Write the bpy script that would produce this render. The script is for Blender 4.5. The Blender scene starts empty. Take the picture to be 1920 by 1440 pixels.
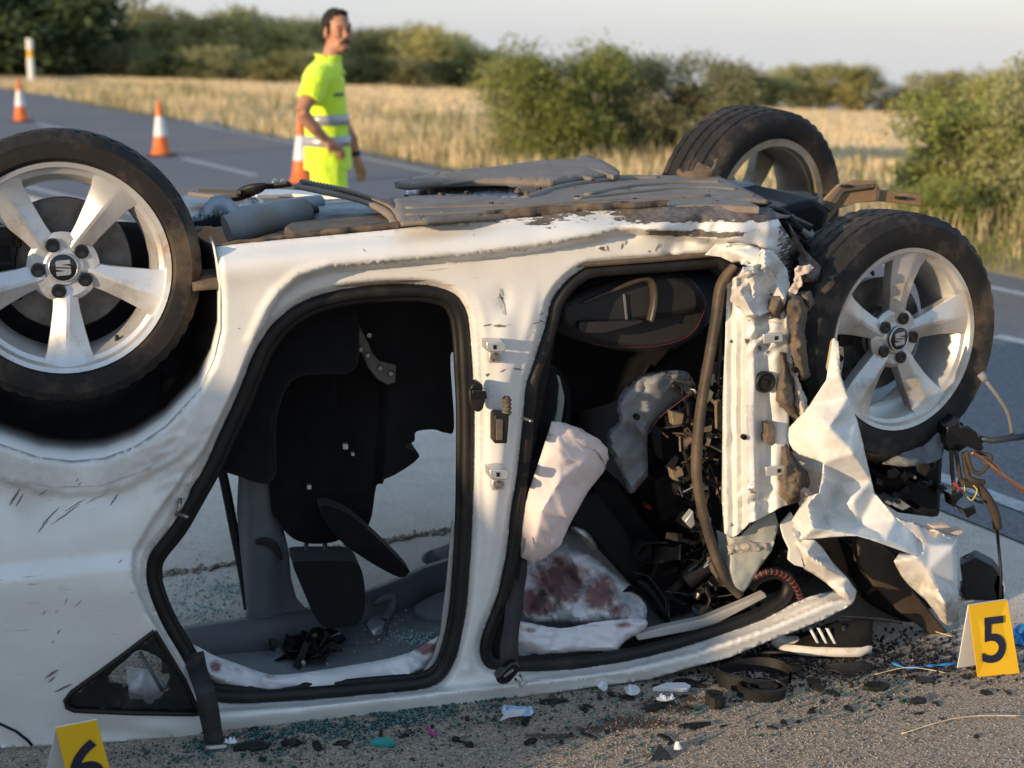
import bpy, bmesh, math, random
from mathutils import Vector, Matrix, noise
from mathutils.geometry import delaunay_2d_cdt
from math import sin, cos, tan, atan, atan2, pi, radians, sqrt, exp
random.seed(7)
S = bpy.context.scene
COL = S.collection

# ---------------------------------------------------------------- camera, light, exposure
FPX, CAM_H, PITCH = 2775.0, 1.68, atan(660 / 2775.0)
cam_d = bpy.data.cameras.new('camera')
cam_d.sensor_width = 36.0
cam_d.lens = 36.0 * FPX / 1920.0
cam_d.clip_end = 3000
cam_d.dof.use_dof = True
cam_d.dof.focus_distance = 3.72
cam_d.dof.aperture_fstop = 2.9
cam = bpy.data.objects.new('camera', cam_d)
cam.location = (0, 0, CAM_H)
cam.rotation_euler = (pi / 2 - PITCH, 0, 0)
COL.objects.link(cam)
S.camera = cam

SUN_EL, SUN_AZ = radians(9.5), radians(40)          # travel azimuth measured from +X
world = bpy.data.worlds.new('World')
S.world = world
world.use_nodes = True
wn = world.node_tree.nodes
bg = wn['Background']
sky = wn.new('ShaderNodeTexSky')
sky.sky_type = 'NISHITA'
sky.sun_disc = False
sky.sun_elevation = SUN_EL
sky.sun_rotation = atan2(-cos(SUN_AZ), -sin(SUN_AZ))
sky.altitude = 300
sky.air_density = 1.0
sky.dust_density = 0.5
sky.ozone_density = 1.5
haze_mix = wn.new('ShaderNodeMix')                 # thin even summer haze over the whole clear sky
haze_mix.data_type = 'RGBA'
haze_mix.inputs['Factor'].default_value = 0.6
tcw = wn.new('ShaderNodeTexCoord'); sepw = wn.new('ShaderNodeSeparateXYZ'); rmpw = wn.new('ShaderNodeValToRGB')
world.node_tree.links.new(tcw.outputs['Generated'], sepw.inputs[0]); world.node_tree.links.new(sepw.outputs[2], rmpw.inputs[0])
rmpw.color_ramp.elements[0].position = 0.06; rmpw.color_ramp.elements[0].color = (0.49, 0.58, 0.79, 1)
rmpw.color_ramp.elements[1].position = 0.50; rmpw.color_ramp.elements[1].color = (0.50, 0.72, 1.0, 1)
hz_gain = wn.new('ShaderNodeVectorMath'); hz_gain.operation = 'SCALE'; hz_gain.inputs['Scale'].default_value = 5.6
world.node_tree.links.new(rmpw.outputs[0], hz_gain.inputs[0]); world.node_tree.links.new(hz_gain.outputs[0], haze_mix.inputs[7])
world.node_tree.links.new(sky.outputs[0], haze_mix.inputs[6])
world.node_tree.links.new(haze_mix.outputs[2], bg.inputs[0])
bg.inputs[1].default_value = 0.15
sun_d = bpy.data.lights.new('sun', 'SUN')
sun_d.energy = 4.2
sun_d.angle = radians(0.6)
sun_d.color = (1.0, 0.75, 0.47)
sun = bpy.data.objects.new('sun', sun_d)
sv = Vector((cos(SUN_AZ) * cos(SUN_EL), sin(SUN_AZ) * cos(SUN_EL), -sin(SUN_EL)))
sun.rotation_euler = sv.to_track_quat('-Z', 'Y').to_euler()
sun.location = (-20, -15, 12)
COL.objects.link(sun)
S.view_settings.view_transform = 'Standard'
S.view_settings.look = 'None'
S.view_settings.exposure = 0.48
S.view_settings.gamma = 1.0
S.view_settings.use_curve_mapping = False
S.cycles.max_bounces = 6
S.cycles.use_denoising = True

# ---------------------------------------------------------------- geometry helpers
CAM = Vector((0, 0, CAM_H))
SP, CP = sin(PITCH), cos(PITCH)
def ray(px, py):
    x, y = (px - 960) / FPX, (py - 720) / FPX
    return Vector((x, CP - y * SP, -SP - y * CP))
def G(px, py, z=0.0):                      # point of the level plane z seen at a photo pixel
    d = ray(px, py)
    return CAM + d * ((z - CAM_H) / d.z)
def D(px, py, Y):                          # point at distance Y
    d = ray(px, py)
    return CAM + d * (Y / d.y)
CA = radians(14.0)
UX, WX = Vector((cos(CA), sin(CA), 0)), Vector((-sin(CA), cos(CA), 0))
CO = G(200, 1395, 0)
def C(px, py, t=0.0):                      # point of the car's side plane, t metres inboard
    d = ray(px, py)
    o = CO + WX * t
    return CAM + d * ((o - CAM).dot(WX) / d.dot(WX))
def UT(u, t, z):                           # car frame to world
    return Vector((CO.x, CO.y, 0)) + UX * u + WX * t + Vector((0, 0, z))

WLOC = {}
def wl(o):
    return WLOC[o.name] if o is not None else Vector((0, 0, 0))
def tag(o, label=None, cat=None, group=None, kind=None):
    if label: o['label'] = label
    if cat: o['category'] = cat
    if group: o['group'] = group
    if kind: o['kind'] = kind
    return o
def empty(name, loc, label, cat, group=None, rz=0.0):
    o = bpy.data.objects.new(name, None)
    o.empty_display_size = 0.1
    o.location = loc
    o.rotation_euler = (0, 0, rz)
    COL.objects.link(o)
    WLOC[o.name] = Vector(loc)
    return tag(o, label, cat, group)
def mk(name, verts, faces, mat, parent=None, smooth=True, sharp=None, orient=False, solid=0.0, off=-1.0, bevel=0.0, sub=0, attrs=None):
    """one mesh object from world coordinates"""
    verts = [Vector(v) for v in verts]
    n = len(verts)
    c = sum(verts, Vector()) / max(n, 1)
    me = bpy.data.meshes.new(name)
    me.from_pydata([v - c for v in verts], [], faces)
    if orient:
        bm = bmesh.new(); bm.from_mesh(me)
        bmesh.ops.recalc_face_normals(bm, faces=bm.faces)
        bm.to_mesh(me); bm.free()
    me.validate()
    if attrs:
        for k, vals in attrs.items():
            a = me.attributes.new(k, 'FLOAT', 'POINT')
            a.data.foreach_set('value', vals)
    for m in (mat if isinstance(mat, (list, tuple)) else [mat]):
        me.materials.append(m)
    if smooth:
        me.shade_smooth()
        if sharp: me.set_sharp_from_angle(angle=radians(sharp))
    o = bpy.data.objects.new(name, me)
    COL.objects.link(o)
    WLOC[o.name] = c
    if parent is not None:
        o.parent = parent
        o.location = c - wl(parent)
    else:
        o.location = c
    if bevel:
        b = o.modifiers.new('b', 'BEVEL'); b.width = bevel; b.segments = 2; b.limit_method = 'ANGLE'; b.angle_limit = radians(40)
    if sub:
        b = o.modifiers.new('s', 'SUBSURF'); b.levels = sub; b.render_levels = sub
    if solid:
        b = o.modifiers.new('t', 'SOLIDIFY'); b.thickness = solid; b.offset = off
    return o

class MB:
    """collects primitives into one mesh"""
    def __init__(s): s.v = []; s.f = []
    def add(s, vs, fs):
        k = len(s.v); s.v += [Vector(v) for v in vs]; s.f += [tuple(i + k for i in f) for f in fs]
    def box(s, c, sx, sy, sz, rot=None):
        c = Vector(c); R = rot if rot is not None else Matrix.Identity(3)
        vs = [c + R @ Vector((x * sx / 2, y * sy / 2, z * sz / 2)) for z in (-1, 1) for y in (-1, 1) for x in (-1, 1)]
        s.add(vs, [(0, 2, 3, 1), (4, 5, 7, 6), (0, 1, 5, 4), (2, 6, 7, 3), (0, 4, 6, 2), (1, 3, 7, 5)])
    def tube(s, pts, r, seg=8, caps=True, flat=None):
        pts = [Vector(p) for p in pts]; n = len(pts)
        rs = r if isinstance(r, (list, tuple)) else [r] * n
        k = len(s.v); up = Vector((0.13, 0.2, 0.97))
        prevx = None
        for i, p in enumerate(pts):
            t = (pts[min(i + 1, n - 1)] - pts[max(i - 1, 0)])
            t = t.normalized() if t.length > 1e-9 else Vector((0, 0, 1))
            x = (prevx - t * prevx.dot(t)) if prevx is not None else t.cross(up)
            if x.length < 1e-6: x = t.cross(Vector((1, 0, 0)))
            x.normalize(); y = t.cross(x); prevx = x
            for j in range(seg):
                a = 2 * pi * j / seg
                s.v.append(p + x * cos(a) * rs[i] + y * sin(a) * rs[i] * (flat or 1))
        for i in range(n - 1):
            for j in range(seg):
                a, b = k + i * seg + j, k + i * seg + (j + 1) % seg
                s.f.append((a, b, b + seg, a + seg))
        if caps:
            s.f.append(tuple(k + j for j in reversed(range(seg)))); s.f.append(tuple(k + (n - 1) * seg + j for j in range(seg)))
    def lathe(s, prof, M, seg=48, close=False):
        """prof: (r, h) pairs turned about M's z axis"""
        k = len(s.v); n = len(prof)
        for j in range(seg):
            a = 2 * pi * j / seg
            for r, h in prof: s.v.append(M @ Vector((r * cos(a), r * sin(a), h)))
        for j in range(seg):
            a, b = k + j * n, k + ((j + 1) % seg) * n
            for i in range(n - 1 + (1 if close else 0)):
                i2 = (i + 1) % n
                s.f.append((a + i, b + i, b + i2, a + i2))
    def build(s, name, mat, parent=None, **kw):
        return mk(name, s.v, s.f, mat, parent, **kw)

def catmull(pts, n=6, closed=False):
    P = [Vector(p) for p in pts]; out = []; m = len(P)
    rng = range(m if closed else m - 1)
    for i in rng:
        p0 = P[(i - 1) % m] if (closed or i > 0) else P[0]
        p1, p2 = P[i], P[(i + 1) % m]
        p3 = P[(i + 2) % m] if (closed or i + 2 < m) else P[m - 1]
        for k in range(n):
            t = k / n
            out.append(0.5 * ((2 * p1) + (p2 - p0) * t + (2 * p0 - 5 * p1 + 4 * p2 - p3) * t * t + (3 * p1 - p0 - 3 * p2 + p3) * t ** 3))
    if not closed: out.append(P[-1].copy())
    return out
def cm2(pts, n=5, closed=False):
    return [(v.x, v.y) for v in catmull([(p[0], p[1], 0) for p in pts], n, closed)]
def inpoly(x, y, poly):
    r = False; j = len(poly) - 1
    for i in range(len(poly)):
        xi, yi = poly[i][0], poly[i][1]; xj, yj = poly[j][0], poly[j][1]
        if (yi > y) != (yj > y) and x < (xj - xi) * (y - yi) / (yj - yi) + xi: r = not r
        j = i
    return r
def dseg(x, y, line, closed=False):
    best = 1e18; n = len(line)
    for i in range(n if closed else n - 1):
        ax, ay = line[i][0], line[i][1]; bx, by = line[(i + 1) % n][0], line[(i + 1) % n][1]
        dx, dy = bx - ax, by - ay; L = dx * dx + dy * dy
        t = 0 if L == 0 else max(0, min(1, ((x - ax) * dx + (y - ay) * dy) / L))
        q = (x - ax - t * dx) ** 2 + (y - ay - t * dy) ** 2
        if q < best: best = q
    return sqrt(best)
def sst(a, b, x):
    if a == b: return 1.0 if x > a else 0.0
    t = max(0.0, min(1.0, (x - a) / (b - a))); return t * t * (3 - 2 * t)
def ns(x, y, s, seed=0.0):
    return noise.noise(Vector((x * s, y * s, seed)))
def fbm(x, y, s, seed=0.0, o=4):
    return noise.fractal(Vector((x * s, y * s, seed)), 1.0, 2.0, o)
def densify(poly, step, closed=True):
    out = []; n = len(poly)
    for i in range(n if closed else n - 1):
        a, b = poly[i], poly[(i + 1) % n]
        L = sqrt((a[0] - b[0]) ** 2 + (a[1] - b[1]) ** 2); k = max(1, int(L / step))
        for j in range(k):
            out.append((a[0] + (b[0] - a[0]) * j / k, a[1] + (b[1] - a[1]) * j / k))
    if not closed: out.append((poly[-1][0], poly[-1][1]))
    return out
def cdt_region(outline, holes, spacing, lines=()):
    """triangulated region: outline minus holes, inner points every `spacing`, creases along `lines`"""
    pts = []; edges = []
    def loop(p, closed):
        k = len(pts); m = len(p); pts.extend(Vector((q[0], q[1])) for q in p)
        for i in range(m if closed else m - 1): edges.append((k + i, k + (i + 1) % m))
    ol = densify(outline, spacing); hs = [densify(h, spacing) for h in holes]
    loop(ol, True)
    for h in hs: loop(h, True)
    for l in lines: loop(densify(l, spacing, False), False)
    x0, x1 = min(p[0] for p in ol), max(p[0] for p in ol); y0, y1 = min(p[1] for p in ol), max(p[1] for p in ol)
    bnd = [ol] + hs
    rows = int((y1 - y0) / (spacing * 0.87)) + 1
    occ = set()
    for b in bnd:
        for q in b: occ.add((int(q[0] / (spacing * .6)), int(q[1] / (spacing * .6))))
    for j in range(rows):
        y = y0 + (j + .5) * spacing * 0.87; x = x0 + (0.5 if j % 2 else 0) * spacing
        while x < x1:
            xx, yy = x + random.uniform(-.12, .12) * spacing, y + random.uniform(-.12, .12) * spacing
            if (int(xx / (spacing * .6)), int(yy / (spacing * .6))) not in occ and inpoly(xx, yy, ol) and not any(inpoly(xx, yy, h) for h in hs):
                pts.append(Vector((xx, yy)))
            x += spacing
    vo, eo, fo, *_ = delaunay_2d_cdt(pts, edges, [], 0, 1e-4)
    V = [(v.x, v.y) for v in vo]; Fc = []
    for f in fo:
        cx = sum(V[i][0] for i in f) / len(f); cy = sum(V[i][1] for i in f) / len(f)
        if inpoly(cx, cy, ol) and not any(inpoly(cx, cy, h) for h in hs): Fc.append(tuple(f))
    used = sorted({i for f in Fc for i in f}); mp = {k: i for i, k in enumerate(used)}
    return [V[i] for i in used], [tuple(mp[i] for i in f) for f in Fc]
def tin(ctrl):
    """piecewise linear depth through control points (folded sheet)"""
    vo, eo, fo, ov, *_ = delaunay_2d_cdt([Vector((c[0], c[1])) for c in ctrl], [], [], 0, 1e-4)
    tv = [ctrl[o[0]][2] if o else 0 for o in ov]
    tris = [(vo[a], vo[b], vo[c], tv[a], tv[b], tv[c]) for a, b, c in fo]
    def f(x, y):
        for a, b, c, ta, tb, tc in tris:
            dd = (b.y - c.y) * (a.x - c.x) + (c.x - b.x) * (a.y - c.y)
            if abs(dd) < 1e-9: continue
            w1 = ((b.y - c.y) * (x - c.x) + (c.x - b.x) * (y - c.y)) / dd
            w2 = ((c.y - a.y) * (x - c.x) + (a.x - c.x) * (y - c.y)) / dd
            w3 = 1 - w1 - w2
            if w1 > -1e-6 and w2 > -1e-6 and w3 > -1e-6: return w1 * ta + w2 * tb + w3 * tc
        return min(ctrl, key=lambda q: (q[0] - x) ** 2 + (q[1] - y) ** 2)[2]
    return f
def facets(x0, y0, x1, y1, n, amp, seed):
    r = random.Random(seed)
    c = [(x, y, r.uniform(-amp, amp)) for x, y in ((x0, y0), (x1, y0), (x1, y1), (x0, y1))]
    c += [(r.uniform(x0, x1), r.uniform(y0, y1), r.uniform(-amp, amp)) for _ in range(n)]
    return tin(c)
def soft(f, r=9):
    """rounds the folds of a faceted depth function"""
    o = [(0, 0)] + [(r * cos(i * pi / 3), r * sin(i * pi / 3)) for i in range(6)] + [(r * .5 * cos(i * pi / 3 + .5), r * .5 * sin(i * pi / 3 + .5)) for i in range(6)]
    return lambda x, y: sum(f(x + a, y + b) for a, b in o) / 13
def idw(ctrl, p=2.5):
    def f(x, y):
        sw = st = 0
        for a, b, t in ctrl:
            w = 1 / (((a - x) ** 2 + (b - y) ** 2) ** (p / 2) + 1e-6); sw += w; st += w * t
        return st / sw
    return f
def panel(name, outline, tf, mat, parent, holes=(), spacing=10, lines=(), thick=0.003, sharp=None, attr=None, smooth=True):
    V, Fc = cdt_region(outline, holes, spacing, lines)
    P = [C(x, y, tf(x, y)) for x, y in V]
    F2 = []
    for f in Fc:
        n = (P[f[1]] - P[f[0]]).cross(P[f[2]] - P[f[0]])
        F2.append(f if n.dot(CAM - P[f[0]]) > 0 else tuple(reversed(f)))
    at = {k: [fn(x, y) for x, y in V] for k, fn in attr.items()} if attr else None
    return mk(name, P, F2, mat, parent, smooth=smooth, sharp=sharp, solid=thick, attrs=at)
def slab(name, outline, t0, t1, mat, parent, bevel=0.01, top=None, smooth=True):
    """an outline on the side plane at depth t0 extruded to depth t1"""
    n = len(outline)
    a = [C(x, y, t0) for x, y in outline]
    d = WX * (t1 - t0)
    vs = a + [p + d for p in a]
    fs = [tuple(range(n)), tuple(reversed(range(n, 2 * n)))] + [(i, i + n, (i + 1) % n + n, (i + 1) % n) for i in range(n)]
    return mk(name, vs, fs, mat, parent, orient=True, bevel=bevel, smooth=smooth, sharp=35)
def plate(name, outline, z, h, mat, parent, bevel=0.006, zf=None, smooth=True):
    """an outline on the level plane z (or zf(px,py)) with thickness h below"""
    n = len(outline)
    a = [G(x, y, zf(x, y) if zf else z) for x, y in outline]
    vs = a + [p - Vector((0, 0, h)) for p in a]
    fs = [tuple(range(n)), tuple(reversed(range(n, 2 * n)))] + [(i, i + n, (i + 1) % n + n, (i + 1) % n) for i in range(n)]
    return mk(name, vs, fs, mat, parent, orient=True, bevel=bevel, smooth=smooth, sharp=35)

# ---------------------------------------------------------------- materials
def nt(name):
    m = bpy.data.materials.new(name); m.use_nodes = True
    t = m.node_tree; b = t.nodes['Principled BSDF']
    return m, t, t.nodes, t.links, b
def setp(b, **k):
    for a, v in k.items():
        b.inputs[a.replace('_', ' ')].default_value = v
def rgb(c): return (c[0], c[1], c[2], 1)
def noise_node(t, vec, scale, detail=6, rough=0.6, vscale=None):
    n = t.nodes.new('ShaderNodeTexNoise'); n.inputs['Scale'].default_value = scale; n.inputs['Detail'].default_value = detail; n.inputs['Roughness'].default_value = rough
    if vscale:
        mp = t.nodes.new('ShaderNodeMapping'); mp.inputs['Scale'].default_value = vscale
        t.links.new(vec, mp.inputs[0]); t.links.new(mp.outputs[0], n.inputs['Vector'])
    else: t.links.new(vec, n.inputs['Vector'])
    return n
def ramp(t, fac, a, b, c0=(0, 0, 0), c1=(1, 1, 1)):
    r = t.nodes.new('ShaderNodeValToRGB'); e = r.color_ramp.elements
    e[0].position = a; e[1].position = b; e[0].color = rgb(c0); e[1].color = rgb(c1)
    t.links.new(fac, r.inputs[0]); return r
def mixc(t, fac, a, b, mode='MIX'):
    m = t.nodes.new('ShaderNodeMix'); m.data_type = 'RGBA'; m.blend_type = mode
    for sock, v in ((m.inputs['Factor'], fac), (m.inputs[6], a), (m.inputs[7], b)):
        if isinstance(v, (int, float)): sock.default_value = v
        elif isinstance(v, (tuple, list)): sock.default_value = rgb(v)
        else: t.links.new(v, sock)
    return m.outputs[2]
def mth(t, op, a, b=0.0, clamp=False):
    m = t.nodes.new('ShaderNodeMath'); m.operation = op; m.use_clamp = clamp
    for i, v in ((0, a), (1, b)):
        if isinstance(v, (int, float)): m.inputs[i].default_value = v
        else: t.links.new(v, m.inputs[i])
    return m.outputs[0]
def bump(t, b, h, strength, dist=0.01):
    n = t.nodes.new('ShaderNodeBump'); n.inputs['Strength'].default_value = strength; n.inputs['Distance'].default_value = dist
    t.links.new(h, n.inputs['Height']); t.links.new(n.outputs[0], b.inputs['Normal'])
    return n
def attr(t, name):
    n = t.nodes.new('ShaderNodeAttribute'); n.attribute_name = name; return n.outputs['Fac']
def pos(t):
    return t.nodes.new('ShaderNodeNewGeometry').outputs['Position']
def obc(t):
    return t.nodes.new('ShaderNodeTexCoord').outputs['Object']
def pmat(name, c1, c2=None, scale=20, rough=0.6, metal=0.0, bstr=0.0, bscale=None, spec=0.35, coat=0.0, dirt=None, dscale=6, damt=(0.5, 0.7), vs=None, sheen=0.0, rvar=0.0):
    """general procedural surface: two mottled tones, relief and shaped dirt patches"""
    m, t, N, L, b = nt(name)
    c2 = c2 or tuple(x * 0.75 for x in c1)
    v = obc(t)
    n = noise_node(t, v, scale, 7, 0.65, vs)
    col = mixc(t, ramp(t, n.outputs[0], 0.35, 0.68).outputs[0], c1, c2)
    if dirt:
        d = noise_node(t, v, dscale, 8, 0.7)
        f = ramp(t, d.outputs[0], *damt).outputs[0]
        col = mixc(t, f, col, dirt)
        r = mth(t, 'MAXIMUM', mth(t, 'MULTIPLY', f, 0.9), rough)
        L.new(r, b.inputs['Roughness'])
    else:
        b.inputs['Roughness'].default_value = rough
        if rvar:
            L.new(mth(t, 'ADD', mth(t, 'MULTIPLY', n.outputs[0], rvar), rough - rvar / 2), b.inputs['Roughness'])
    L.new(col, b.inputs['Base Color'])
    setp(b, Metallic=metal, Coat_Weight=coat, Specular_IOR_Level=spec, Coat_Roughness=0.06)
    if sheen: setp(b, Sheen_Weight=sheen)
    if bstr:
        n2 = noise_node(t, v, bscale or scale * 4, 6, 0.7)
        bump(t, b, n2.outputs[0], bstr, 0.004)
    return m
# ---------------------------------------------------------------- terrain, road, markings
RD = Vector((-0.478, 0.878, 0)); RN = Vector((0.878, 0.478, 0))
def sdist(x, y): return (x - 3.26) * 0.878 + (y - 9.67) * 0.478
def tz(x, y):
    s = sdist(x, y)
    z = -(0.03 + 0.019 * sst(-4, 9, x)) * max(0, s - 4)
    yc = 60 + 45 * (1 - sst(-6, 12, x))
    z -= 0.06 * max(0, y - yc) * sst(0, 14, y - yc)
    return z
xs = [-400, -250, -160, -110, -80, -60, -48] + [-40 + 1.0 * i for i in range(26)] + [-14 + .5 * i for i in range(57)] + [15 + i for i in range(20)] + [38, 44, 52, 62, 80, 110, 160, 250, 400]
ys = [-150, -80, -45, -28, -20, -16] + [-13 + .4 * i for i in range(73)] + [17 + i for i in range(60)] + [80 + 3 * i for i in range(20)] + [150, 170, 200, 250, 320, 420]
vs = [(x, y, tz(x, y)) for y in ys for x in xs]; W_ = len(xs)
fs = [(j * W_ + i, j * W_ + i + 1, (j + 1) * W_ + i + 1, (j + 1) * W_ + i) for j in range(len(ys) - 1) for i in range(W_ - 1)]

def ground_material():
    m, t, N, L, b = nt('dusty_ground')
    p = pos(t)
    # lay-by: worn gravelly hardstanding; beyond the road: verge soil and mown field in bands
    sep = N.new('ShaderNodeSeparateXYZ'); L.new(p, sep.inputs[0])
    s = mth(t, 'ADD', mth(t, 'MULTIPLY', mth(t, 'SUBTRACT', sep.outputs[0], 3.26), 0.878), mth(t, 'MULTIPLY', mth(t, 'SUBTRACT', sep.outputs[1], 9.67), 0.478))
    big = noise_node(t, p, 0.9, 5, 0.6); fine = noise_node(t, p, 55, 6, 0.75); mid = noise_node(t, p, 9, 6, 0.7)
    vor = N.new('ShaderNodeTexVoronoi'); vor.inputs['Scale'].default_value = 230; L.new(p, vor.inputs['Vector'])
    vor2 = N.new('ShaderNodeTexVoronoi'); vor2.inputs['Scale'].default_value = 105; L.new(p, vor2.inputs['Vector'])
    base = mixc(t, ramp(t, big.outputs[0], 0.35, 0.7).outputs[0], (0.43, 0.31, 0.205), (0.36, 0.262, 0.175))
    base = mixc(t, ramp(t, mid.outputs[0], 0.45, 0.72).outputs[0], base, (0.25, 0.19, 0.14))
    stone = mixc(t, 0.95, base, mixc(t, vor.outputs['Color'], (0.08, 0.066, 0.056), (0.66, 0.55, 0.44)))
    base = mixc(t, ramp(t, fine.outputs[0], 0.36, 0.52).outputs[0], base, stone)
    dark = ramp(t, vor2.outputs['Distance'], 0.06, 0.13, (1, 1, 1), (0, 0, 0)).outputs[0]
    base = mixc(t, mth(t, 'MULTIPLY', dark, ramp(t, mid.outputs[0], 0.44, 0.56).outputs[0]), base, (0.05, 0.045, 0.042))
    apron = mth(t, 'MULTIPLY', mth(t, 'SUBTRACT', mth(t, 'ADD', sep.outputs[1], mth(t, 'MULTIPLY', mth(t, 'SUBTRACT', big.outputs[0], 0.5), 0.6)), 3.75), 2.2, True)
    slab_c = mixc(t, ramp(t, mid.outputs[0], 0.4, 0.75).outputs[0], (0.76, 0.66, 0.57), (0.62, 0.535, 0.455))
    slab_c = mixc(t, mth(t, 'MULTIPLY', ramp(t, fine.outputs[0], 0.52, 0.66).outputs[0], 0.6), slab_c, (0.40, 0.355, 0.31))
    base = mixc(t, apron, base, slab_c)
    # dried stains on the ground in front of the car
    st = None
    for (px, py, rx, ry) in STAINS:
        c = G(px, py)
        vsub = N.new('ShaderNodeVectorMath'); vsub.operation = 'SUBTRACT'; L.new(p, vsub.inputs[0]); vsub.inputs[1].default_value = c
        vs_ = N.new('ShaderNodeVectorMath'); vs_.operation = 'MULTIPLY'; L.new(vsub.outputs[0], vs_.inputs[0]); vs_.inputs[1].default_value = (1 / rx, 1 / ry, 0)
        ln = N.new('ShaderNodeVectorMath'); ln.operation = 'LENGTH'; L.new(vs_.outputs[0], ln.inputs[0])
        wv = mth(t, 'SUBTRACT', mth(t, 'SUBTRACT', 1.0, ln.outputs['Value']), mth(t, 'MULTIPLY', mth(t, 'SUBTRACT', noise_node(t, p, 22, 6, .75).outputs[0], 0.5), 2.8))
        wv = mth(t, 'MULTIPLY', mth(t, 'MULTIPLY', wv, 2.2, True), 0.8)
        st = wv if st is None else mth(t, 'MAXIMUM', st, wv)
    base = mixc(t, st, base, (0.05, 0.016, 0.014))
    # crack with weeds across the hardstanding
    # verge and field
    fband = noise_node(t, p, 0.5, 4, 0.6, (0.6, 0.6, 0.6))
    verge = mixc(t, ramp(t, fine.outputs[0], 0.35, 0.7).outputs[0], (0.52, 0.38, 0.20), (0.36, 0.27, 0.15))
    wav = N.new('ShaderNodeTexNoise'); wav.inputs['Scale'].default_value = 0.11; wav.inputs['Detail'].default_value = 4
    cmb = N.new('ShaderNodeCombineXYZ'); L.new(mth(t, 'MULTIPLY', s, 1.8), cmb.inputs[0]); L.new(mth(t, 'MULTIPLY', sep.outputs[0], 0.12), cmb.inputs[1]); L.new(cmb.outputs[0], wav.inputs['Vector'])
    field = mixc(t, ramp(t, wav.outputs[0], 0.44, 0.56).outputs[0], (0.84, 0.61, 0.38), (0.62, 0.48, 0.31))
    field = mixc(t, ramp(t, mid.outputs[0], 0.3, 0.75).outputs[0], field, mixc(t, 0.5, field, (0.56, 0.41, 0.23)))
    far = mixc(t, ramp(t, mth(t, 'MULTIPLY', s, 0.1), 0.6, 1.0).outputs[0], verge, field)
    sj = mth(t, 'ADD', s, mth(t, 'MULTIPLY', mth(t, 'SUBTRACT', noise_node(t, p, 1.7, 4).outputs[0], 0.5), 0.7))
    col = mixc(t, ramp(t, sj, 0.1, 0.35).outputs[0], base, far)
    L.new(col, b.inputs['Base Color'])
    setp(b, Roughness=0.93, Specular_IOR_Level=0.25)
    h = mth(t, 'ADD', mth(t, 'MULTIPLY', vor.outputs['Distance'], -0.8), fine.outputs[0])
    bump(t, b, h, 0.9, 0.008)
    return m
STAINS = [(1190, 1352, .13, .045), (1250, 1325, .09, .05), (1040, 1381, .10, .02), (1185, 1362, .10, .02), (1120, 1368, .09, .025), (1290, 1310, .05, .03)]
M_ground = ground_material()
tag(mk('ground', vs, fs, M_ground, None), kind='structure')

# added unseen bank behind and left of the camera, shaped to shade the car's tail
def bank_pt(a, q, z): return (cos(SUN_AZ) * a - sin(SUN_AZ) * q, sin(SUN_AZ) * a + cos(SUN_AZ) * q, z)
BQ = [2.28, 2.32, 2.36, 2.40, 2.44, 2.48, 2.52, 2.6, 2.7, 2.8, 2.95, 3.1, 3.3, 3.6, 4, 4.6, 5.4, 6.2, 7, 7.6, 8.2, 9]
BA = [-9, -8.4, -7.8, -7, -6.3, -5.6, -5, -4.6, -4.3, -4.0, -3.6]
def bank_h(a, q):
    h = (1.36 * sst(2.32, 2.48, q) + .66 * sst(2.46, 3.1, q)) * sst(9, 6.4, q) * sst(-9, -6.8, a) * sst(-3.6, -4.4, a)
    return -.05 + h * (1 + .05 * noise.noise(Vector((a * 1.3, q * 1.3, 0))))
bv = [bank_pt(a, q + .04 * noise.noise(Vector((a * 1.1, q * 1.1, 5))), bank_h(a, q)) for q in BQ for a in BA]; nb = len(BA)
tag(mk('shade_bank', bv, [(j * nb + i, j * nb + i + 1, (j + 1) * nb + i + 1, (j + 1) * nb + i) for j in range(len(BQ) - 1) for i in range(nb - 1)], pmat('shade_bank_soil', (.2, .14, .09), (.12, .085, .055), 3, .95, bstr=.8), None), kind='structure')

def asphalt_material():
    m, t, N, L, b = nt('asphalt')
    p = pos(t)
    vor = N.new('ShaderNodeTexVoronoi'); vor.inputs['Scale'].default_value = 75; L.new(p, vor.inputs['Vector'])
    big = noise_node(t, p, 0.6, 5, 0.6); mid = noise_node(t, p, 14, 6, 0.7)
    c = mixc(t, ramp(t, big.outputs[0], 0.3, 0.7).outputs[0], (0.16, 0.165, 0.185), (0.12, 0.125, 0.142))
    c = mixc(t, 0.55, c, mixc(t, vor.outputs['Color'], (0.06, 0.06, 0.065), (0.23, 0.225, 0.22)))
    pn = noise_node(t, p, 0.35, 4, 0.6, (1, 1, 1))
    c = mixc(t, mth(t, 'MULTIPLY', ramp(t, pn.outputs[0], 0.5, 0.6).outputs[0], 0.55), c, (0.20, 0.155, 0.125))
    L.new(c, b.inputs['Base Color']); setp(b, Roughness=0.85, Specular_IOR_Level=0.35)
    bump(t, b, mth(t, 'ADD', vor.outputs['Distance'], mid.outputs[0]), 0.8, 0.006)
    return m
M_asphalt = asphalt_material()
def line_pt(pts, i): return pts[i]
far_l = [G(-900, 98), G(0, 166), G(400, 240), G(800, 322), G(1340, 430), G(1895, 549), G(2300, 640), G(2900, 800)]
near_l = [G(-900, 150), G(-400, 246), G(130, 371), G(700, 532), G(1250, 716), G(1890, 945), G(2300, 1105), G(2900, 1350)]
def smooth_line(P, n=12): return catmull(P, n)
FL, NL = smooth_line(far_l), smooth_line(near_l)
def strip(A, B, z):
    vs = [Vector((p.x, p.y, z)) for p in A] + [Vector((p.x, p.y, z)) for p in B]; n = len(A)
    return vs, [(i, i + 1, n + i + 1, n + i) for i in range(n - 1)]
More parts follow.
